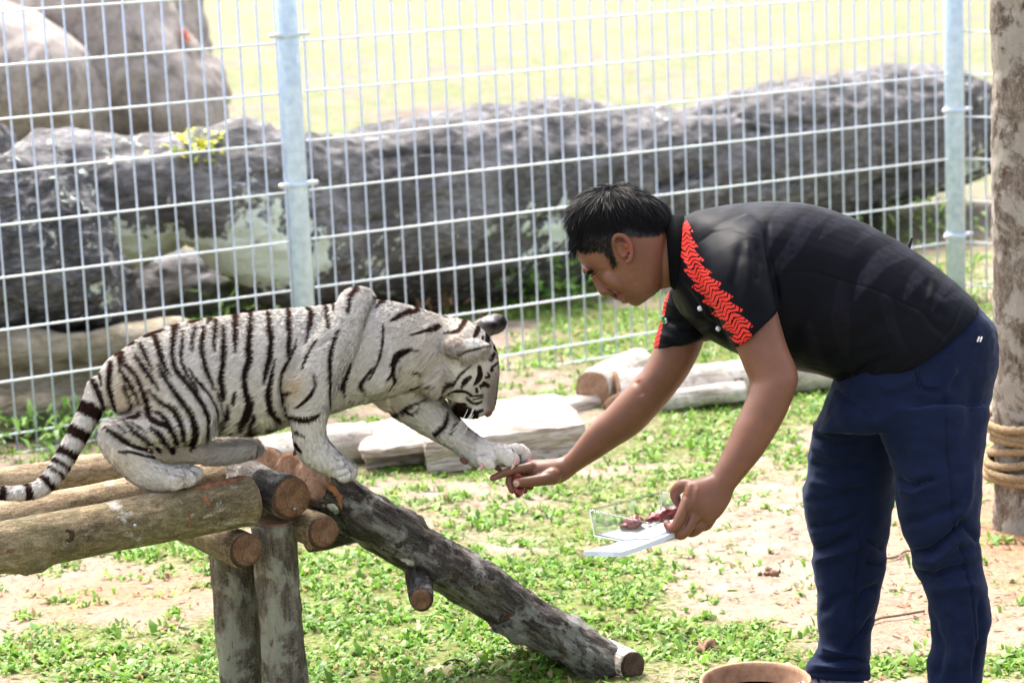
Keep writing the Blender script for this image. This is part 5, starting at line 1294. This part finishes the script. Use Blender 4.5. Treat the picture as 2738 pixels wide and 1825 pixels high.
for x, y, rx, ry, k in ((335, 1040, 50, 70, .55), (390, 1000, 60, 60, .4), (785, 1035, 32, 40, .85), (1160, 1000, 70, 70, .35), (1120, 880, 80, 40, .3), (330, 1230, 60, 40, .35), (500, 1200, 90, 30, .3), (1040, 1090, 40, 40, .4), (380, 1090, 60, 30, .25), (560, 880, 200, 50, .15), (1230, 880, 50, 40, .3), (1270, 1180, 60, 40, .12), (480, 1290, 70, 30, .2)): tint(x, y, rx, ry, TAN, k)
tint(310, 1150, 40, 40, (.36, .31, .27), .45); tint(1180, 1220, 30, 14, (.3, .2, .16), .0)
tint(1290, 1050, 45, 60, (.36, .33, .31), .5); tint(1312, 1075, 20, 55, (.15, .122, .112), .9); tint(1324, 1040, 16, 60, (.2, .165, .15), .65); tint(1308, 1108, 14, 9, (.22, .075, .075), .9)
tint(1218, 920, 34, 22, (.10, .06, .05), .9, pz < zhd); tint(1262, 924, 20, 7, (.8, .78, .74), .95, pz < zhd); tint(1226, 950, 15, 10, (.04, .02, .017), .9, pz < zhd); tint(1275, 945, 36, 10, (.45, .38, .33), .7, pz < zhd)
tint(1318, 868, 60, 40, (.011, .007, .006), 1.0, pz > zhd + .03); tint(1308, 853, 20, 8, (.85, .8, .8), .95, pz > zhd + .03); tint(1345, 862, 14, 18, (.011, .007, .006), 1.0, pz > zhd + .03)
def A(L, ox, oy, s): return [(ox + q[0] / s, oy + q[1] / s, q[2] / s) for q in L]
cA, cB, cC = (200, 750, 2.614), (600, 730, 2.614), (1100, 800, 4.357)
ST = [(cA, q) for q in (
 [(265, 570, 30), (248, 680, 34), (262, 800, 30), (300, 920, 14)], [(185, 640, 16), (195, 715, 14)], [(135, 690, 26), (170, 780, 34), (205, 880, 20)],
 [(320, 520, 18), (330, 620, 22), (390, 720, 30), (465, 860, 12)], [(350, 730, 18), (400, 860, 22), (390, 900, 10)],
 [(335, 500, 40), (360, 580, 26), (430, 650, 26), (480, 760, 32), (520, 880, 36), (530, 950, 36), (590, 990, 34), (660, 1020, 30), (720, 1110, 28), (735, 1150, 14)],
 [(430, 510, 20), (490, 600, 28), (550, 690, 26), (600, 760, 10)], [(470, 440, 24), (510, 530, 28), (550, 620, 12)], [(575, 400, 34), (610, 520, 34), (640, 600, 24), (685, 665, 8)],
 [(590, 580, 14), (640, 680, 30), (740, 820, 34), (820, 930, 34), (850, 1050, 40), (845, 1120, 36), (805, 1180, 14)], [(525, 760, 12), (600, 840, 26), (700, 900, 36), (750, 1000, 36), (770, 1090, 30), (790, 1140, 10)],
 [(580, 910, 20), (640, 960, 30), (700, 1060, 30), (720, 1140, 16)], [(535, 1020, 16), (600, 1070, 34), (650, 1140, 38), (680, 1195, 36)], [(350, 970, 10), (420, 1050, 26), (520, 1120, 30), (590, 1190, 20)],
 [(290, 995, 10), (370, 1055, 12)], [(215, 1020, 16), (280, 1060, 28), (360, 1120, 38), (430, 1160, 26), (540, 1190, 16)], [(305, 1195, 14), (390, 1195, 16), (480, 1220, 12), (550, 1230, 12)],
 [(370, 955, 14), (450, 950, 22), (460, 915, 14)], [(400, 985, 8), (510, 1055, 8)],
 [(720, 300, 44), (700, 400, 32), (690, 500, 28), (710, 610, 28), (780, 700, 26), (850, 790, 26), (910, 880, 28), (940, 980, 24), (935, 1095, 16)], [(765, 350, 12), (760, 450, 22), (755, 560, 18), (790, 650, 14), (850, 740, 14), (905, 890, 10)],
 [(855, 320, 20), (835, 400, 22), (830, 480, 12)], [(910, 330, 24), (900, 440, 34), (910, 560, 32), (950, 670, 28), (990, 760, 10)], [(800, 610, 10), (840, 670, 16), (920, 760, 18), (980, 850, 18), (1005, 930, 18), (1000, 1000, 8)],
 [(1000, 280, 22), (985, 400, 24), (985, 490, 8)], [(1050, 320, 22), (1050, 450, 30), (1045, 560, 32), (1030, 680, 40), (1045, 800, 36), (1045, 830, 16)], [(1000, 780, 8), (1035, 880, 10), (1045, 950, 8)],
 [(1075, 870, 12), (1075, 960, 34), (1060, 1040, 24), (1060, 1060, 10)], [(1125, 780, 16), (1112, 860, 16)], [(1145, 230, 40), (1130, 320, 32), (1130, 420, 26), (1130, 500, 10)],
 [(1250, 220, 26), (1235, 340, 34), (1225, 460, 40), (1225, 560, 40), (1195, 650, 36), (1200, 760, 36), (1230, 860, 50), (1200, 960, 50), (1190, 1030, 30)], [(1260, 930, 20), (1260, 1000, 40), (1270, 1050, 50)],
 [(1120, 1050, 16), (1140, 1100, 20)], [(1210, 1085, 30), (1307, 1075, 36)], [(500, 390, 10), (560, 370, 18), (640, 340, 10)], [(390, 450, 10), (440, 425, 16)], [(300, 520, 8), (335, 495, 12)], [(825, 290, 20), (900, 270, 14)], [(970, 255, 30), (940, 300, 12)])]
ST += [(cB, q) for q in (
 [(320, 280, 22), (325, 380, 36), (335, 480, 34), (320, 600, 34), (295, 700, 26), (280, 775, 10)], [(465, 240, 22), (460, 340, 30), (462, 440, 30), (455, 540, 24), (450, 570, 10)],
 [(510, 460, 10), (490, 540, 14), (430, 650, 14), (405, 720, 16), (400, 800, 20), (410, 880, 20), (430, 960, 18)], [(360, 600, 10), (340, 700, 22), (320, 800, 36), (320, 880, 40), (340, 970, 46), (385, 1030, 30)],  # first polyline: shade in the crease behind the elbow, painted in stripe colour
 [(300, 1070, 24), (380, 1085, 36)], [(600, 240, 20), (620, 290, 34), (600, 380, 26), (580, 480, 12)], [(710, 190, 16), (725, 270, 20), (740, 380, 16)], [(780, 140, 22), (775, 240, 16)], [(945, 105, 26), (895, 160, 28), (870, 270, 14)],
 [(1045, 165, 10), (1080, 160, 12)], [(1065, 240, 10), (1110, 205, 22), (1140, 200, 14)], [(1170, 330, 10), (1230, 300, 24), (1307, 265, 24)], [(650, 460, 8), (600, 550, 14), (550, 660, 10)],
 [(805, 400, 12), (765, 500, 22), (745, 600, 24), (745, 720, 18), (740, 850, 8), (745, 960, 6)], [(890, 620, 12), (860, 720, 24), (835, 800, 26), (850, 855, 12)], [(1115, 350, 8), (1110, 470, 12), (1085, 600, 14), (1020, 740, 10)],
 [(1040, 660, 10), (990, 730, 20), (960, 790, 22), (1000, 825, 12)], [(630, 700, 10), (640, 790, 16), (590, 870, 20), (515, 935, 16)], [(430, 840, 24), (470, 830, 10)], [(440, 990, 24), (550, 1025, 34), (640, 1000, 28), (668, 980, 14)],
 [(490, 1100, 10), (560, 1140, 10)], [(490, 1180, 14), (530, 1240, 16)], [(1195, 755, 16), (1185, 650, 28), (1215, 570, 40), (1300, 530, 26)], [(1150, 740, 14), (1180, 690, 14)])]
ST += [(cC, q) for q in (
 [(0, 170, 24), (80, 130, 40), (130, 120, 20)], [(310, 150, 20), (420, 210, 10)], [(0, 410, 14), (150, 370, 24), (260, 340, 60), (330, 310, 50)], [(0, 590, 20), (100, 590, 14)], [(380, 400, 14), (540, 370, 40), (620, 270, 50), (650, 240, 30)],
 [(725, 470, 24), (770, 380, 50), (800, 320, 30)], [(820, 500, 30), (840, 440, 20)], [(890, 490, 50), (890, 430, 40)], [(975, 570, 30), (1000, 600, 30)], [(930, 700, 50), (960, 650, 40)], [(935, 830, 36), (945, 790, 20), (1010, 740, 20)], [(870, 910, 22), (910, 900, 18), (890, 860, 14)],
 [(480, 1020, 18), (560, 900, 22), (640, 820, 22), (700, 770, 14)], [(590, 1030, 18), (630, 960, 54), (690, 905, 30)], [(730, 1000, 14), (770, 950, 44), (800, 880, 54), (790, 790, 40)], [(460, 1080, 22), (560, 1070, 26), (640, 1080, 26), (700, 1120, 30)],
 [(650, 1150, 24), (700, 1200, 24), (760, 1215, 24), (820, 1190, 14)], [(755, 1040, 26), (765, 1080, 22)], [(810, 1010, 30), (850, 1000, 30)], [(850, 980, 40), (890, 1010, 40)], [(700, 1130, 13), (830, 1115, 13)], [(720, 1168, 13), (830, 1142, 13)],
 [(500, 1230, 60), (580, 1290, 170), (660, 1320, 130), (740, 1335, 80)], [(780, 1310, 30), (830, 1290, 20)], [(40, 850, 30), (130, 860, 36)], [(0, 1040, 20), (90, 1020, 16), (170, 960, 14)], [(200, 1010, 30), (280, 1010, 30)], [(380, 1140, 40), (400, 1050, 40), (470, 1000, 30)],
 [(0, 1230, 24), (120, 1180, 24), (230, 1090, 14)], [(-90, 1290, 34), (0, 1330, 20), (90, 1260, 14)], [(270, 1560, 60), (360, 1480, 60), (400, 1390, 44), (405, 1310, 16)], [(440, 1560, 18), (510, 1440, 24)], [(-330, 1370, 36), (-150, 1300, 40), (0, 1230, 30)])]
stripe_and_crease = np.zeros(len(px)); jit = fbm(S.v, 45, 3, 12) * 2.2
isear = (pz < zhd - .06) & (px > 1195) & (px < 1320) & (py > 895) & (py < 968) & (pz < zhd - .085)
for (ox, oy, s), L in ST:
    q = crom(np.array(A(L, ox, oy, s)), 4); d, w, _ = poly_dist(px, py, q)
    stripe_and_crease = np.maximum(stripe_and_crease, np.clip((w * (.58 if s > 4 else .58) + (.9 if s > 4 else 1.1) - d + jit * .4) / 1.8 + .5, 0, 1) * (w > .2))
stripe_and_crease[isear] *= .1
q = np.array([(1228, 951, 5), (1250, 939, 6), (1290, 929, 6), (1310, 926, 8)], float); d, w, _ = poly_dist(px, py, q)
stripe_and_crease = np.maximum(stripe_and_crease, isear * np.clip((w * .5 - d) / 2 + .5, 0, 1) * .85)
stripe_and_crease *= 1 - ((pz > zhd + .03) & (px > 1255) & (py < 905))
# tail rings
tq = crom(np.array([(a, b_) for a, b_, _, _ in TAIL], float), 8); tc_ = np.concatenate([[0], np.cumsum(np.hypot(*(tq[1:] - tq[:-1]).T))])
d, _, tt = poly_dist(px, py, tq); tl_ = tt * tc_[-1]; ont = (d < 42) & (px < 275) & (px - 262 < (py - 1050) * .2 + 10)
for cx_, cy_, hw in ((228, 1085, 27), (205, 1150, 23), (181, 1206, 18), (166, 1236, 10), (153, 1256, 9), (132, 1286, 14), (80, 1313, 18), (10, 1317, 16), (-60, 1308, 16), (-115, 1290, 18)):
    _, _, tk = poly_dist(np.array([cx_ * 1.0]), np.array([cy_ * 1.0]), tq)
    stripe_and_crease = np.maximum(stripe_and_crease, ont * np.clip((hw * .68 - np.abs(tl_ - tk[0] * tc_[-1]) + jit) / 2 + .5, 0, 1))
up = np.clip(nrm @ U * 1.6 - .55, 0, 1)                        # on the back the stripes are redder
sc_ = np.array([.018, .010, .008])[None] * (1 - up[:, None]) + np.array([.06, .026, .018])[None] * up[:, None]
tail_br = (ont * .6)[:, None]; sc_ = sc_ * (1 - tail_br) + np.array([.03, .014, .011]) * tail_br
S.col = col * (1 - stripe_and_crease[:, None]) + sc_ * stripe_and_crease[:, None]
HIDE, t, b = mat('tiger_hide', .85, .15); setc(t, b, attr(t, 'Col'))
FUR, t, b = mat('tiger_fur', .8, .1); df = t.nodes.new('ShaderNodeBsdfDiffuse'); t.links.new(attr(t, 'Col'), df.inputs['Color']); t.links.new(attr(t, 'nrm', 'Vector'), df.inputs['Normal'])
t.links.new(df.outputs[0], t.nodes['Material Output'].inputs['Surface'])
link('body', S.mesh('body'), HIDE, cub)
bvc = S.bvh()
# ---- coat: short hairs laid along the body
n = 210000
facew = np.where((nrm @ V) < .35, 1.0, .35)
tri, bc = sample(S, n, rng, facew)
rp = at(bc, tri, S.v); rn = at(bc, tri, nrm); rn /= np.linalg.norm(rn, axis=1, keepdims=True)
rc = at(bc, tri, S.col); rx, ry, rz = proj(rp)
fx, fy = np.full(n, -.85), np.full(n, .55)                     # head to tail and down
leg = (ry > 1110) & (rx > 700); fx[leg] = .25; fy[leg] = 1
fl_ = (rx > 1040) & (ry > 1060) & (rx < 1430) & ((ry - 1060) > (rx - 1190) * .55); fx[fl_] = .75; fy[fl_] = .6
hd2 = (rx > 1185) & (ry < 1120) & ~fl_; dxx, dyy = rx - 1325, ry - 1085; dl = np.hypot(dxx, dyy) + 1; fx[hd2] = (dxx / dl)[hd2]; fy[hd2] = (dyy / dl)[hd2]
tl2 = (rx < 290) & (ry > 1040); fx[tl2] = -.5; fy[tl2] = .85
hf = (ry > 1190) & (rx > 300) & (rx < 560); fx[hf] = .85; fy[hf] = .5
fl = fx[:, None] * R - fy[:, None] * U + rng.normal(0, .22, (n, 3))
fl -= rn * np.einsum('ij,ij->i', fl, rn)[:, None]; fl /= np.linalg.norm(fl, axis=1, keepdims=True)
dirs = fl + rn * rng.uniform(.18, .55, (n, 1)); dirs /= np.linalg.norm(dirs, axis=1, keepdims=True)
ln = np.full(n, .0115)
ln[hd2] = .006; ln[(rx > 1270) & (ry > 960)] = .0035; ln[leg & (rx < 1000)] = .009; ln[hf] = .009; ln[tl2] = .011
ruff = (rx > 1130) & (rx < 1215) & (ry > 930) & (ry < 1070); ln[ruff] = .021
belly = (ry > 1120) & (rx > 560) & (rx < 770); ln[belly] = .024
ch = (rx > 985) & (rx < 1075) & (ry > 1030) & (ry < 1120); ln[ch] = .018
ln *= rng.uniform(.6, 1.3, n)
rc = rc * rng.uniform(.76, 1.22, (n, 1)) ** np.where(rc.mean(1, keepdims=True) > .3, 1, 1.5)
shn = rn * .8 + fl * .0 + rng.normal(0, .26, (n, 3)); shn /= np.linalg.norm(shn, axis=1, keepdims=True)
fur = link('fur', strands('fur', rp, dirs, shn, ln, np.full(n, .0012), np.clip(rc, 0, .95), -rn * .12, 2, rng), FUR, cub)
fur['kind'] = 'stuff'
# long pale hairs hanging from the rim of the near ear, and the cheek ruff
m = 900; u = rng.random(m)
ex, ey = 1230 + 75 * u + rng.normal(0, 4, m), 952 - 24 * u + rng.uniform(2, 22, m)
er, en = [], []
for x, y in zip(ex, ey):
    q, nn_ = hit(bvc, x, y, 0)
    if q is not None: er.append(q); en.append(nn_)
er, en = np.array(er), np.array(en); m = len(er)
dd = (R * .25 - U * .9)[None] - V[None] * .25 + rng.normal(0, .22, (m, 3)); dd /= np.linalg.norm(dd, axis=1, keepdims=True)
tuft = link('ear_tuft', strands('ear_tuft', er, dd, en, rng.uniform(.008, .022, m), np.full(m, .0009), np.clip(np.array([.50, .44, .37]) * rng.uniform(.7, 1.3, (m, 1)), 0, .9), None, 2, rng), FUR, cub)
tuft['kind'] = 'stuff'
CLAW = plain('horn_claw', (.62, .50, .40), .4, .5); CLAWP = plain('pink_claw_sheath', (.50, .28, .27), .5, .4); PAD = plain('brown_paw_pad', (.13, .06, .045), .8, .2)
for x, y, dx_, dy_, s in ((1376, 1240, -10, 14, 1), (1412, 1232, -8, 14, 1), (1287, 1252, -12, 4, 1)):
    q, m_ = hit(bvc, x, y, 0)
    if q is None: q = P(x, y, zc(x) - .06)
    z_ = depth(q)
    link('claw', tube_mesh('claw', [P(x, y - 4, z_ + .002), P(x + dx_ * .4, y + dy_ * .5, z_ - .006), P(x + dx_, y + dy_, z_ - .004)], [.0048, .0036, .0008], 8), CLAW, cub)
    link('claw_sheath', tube_mesh('claw_sheath', [P(x + 2, y - 12, z_ + .001), P(x + 1, y - 2, z_ - .003)], [.0055, .0062], 8), CLAWP, cub)
for x, y, rx_, ry_ in ((1240, 1232, 13, 7), (1330, 1252, 18, 6), (792, 1205, 7, 14)):
    q, m_ = hit(bvc, x, y, 0); z_ = depth(q) if q is not None else zc(x) - .03
    Bq = Blob(); Bq.ell(x, y, z_ + .008, rx_, ry_, .014, 30); link('paw_pad', np_mesh('paw_pad', np.concatenate(Bq.v), Bq.f), PAD, cub)
NOSE = plain('cub_nose', (.15, .06, .06), .45, .5)
Bq = Blob(); Bq.ell(1307, 1107, zhd, 11, 7, .016, -35); link('nose', np_mesh('nose', np.concatenate(Bq.v), Bq.f), NOSE, cub)
EYE = plain('eye_dark', (.02, .03, .04), .08, .6)
q, m_ = hit(bvc, 1283, 1035, -.004)
if q is not None:
    Bq = Blob(); Bq.ell(1283, 1035, depth(q) + .002, 9, 5, .006, 60); link('eye', np_mesh('eye', np.concatenate(Bq.v), Bq.f), EYE, cub)
WH = plain('white_whisker', (.8, .78, .74), .4, .4)
for k in range(9):
    x, y = 1252 + rng.uniform(-12, 16), 1098 + rng.uniform(-6, 8); q, m_ = hit(bvc, x, y, 0)
    if q is None: continue
    e = P(x - rng.uniform(28, 60), y + rng.uniform(50, 95), depth(q) - .02); mid_ = (q + e) / 2 + R * .006
    link('whisker', tube_mesh('whisker', crom(np.array([q, mid_, e]), 4), np.linspace(.0007, .0003, 9), 5), WH, cub)
for _l in DBG: print('DBG', _l)
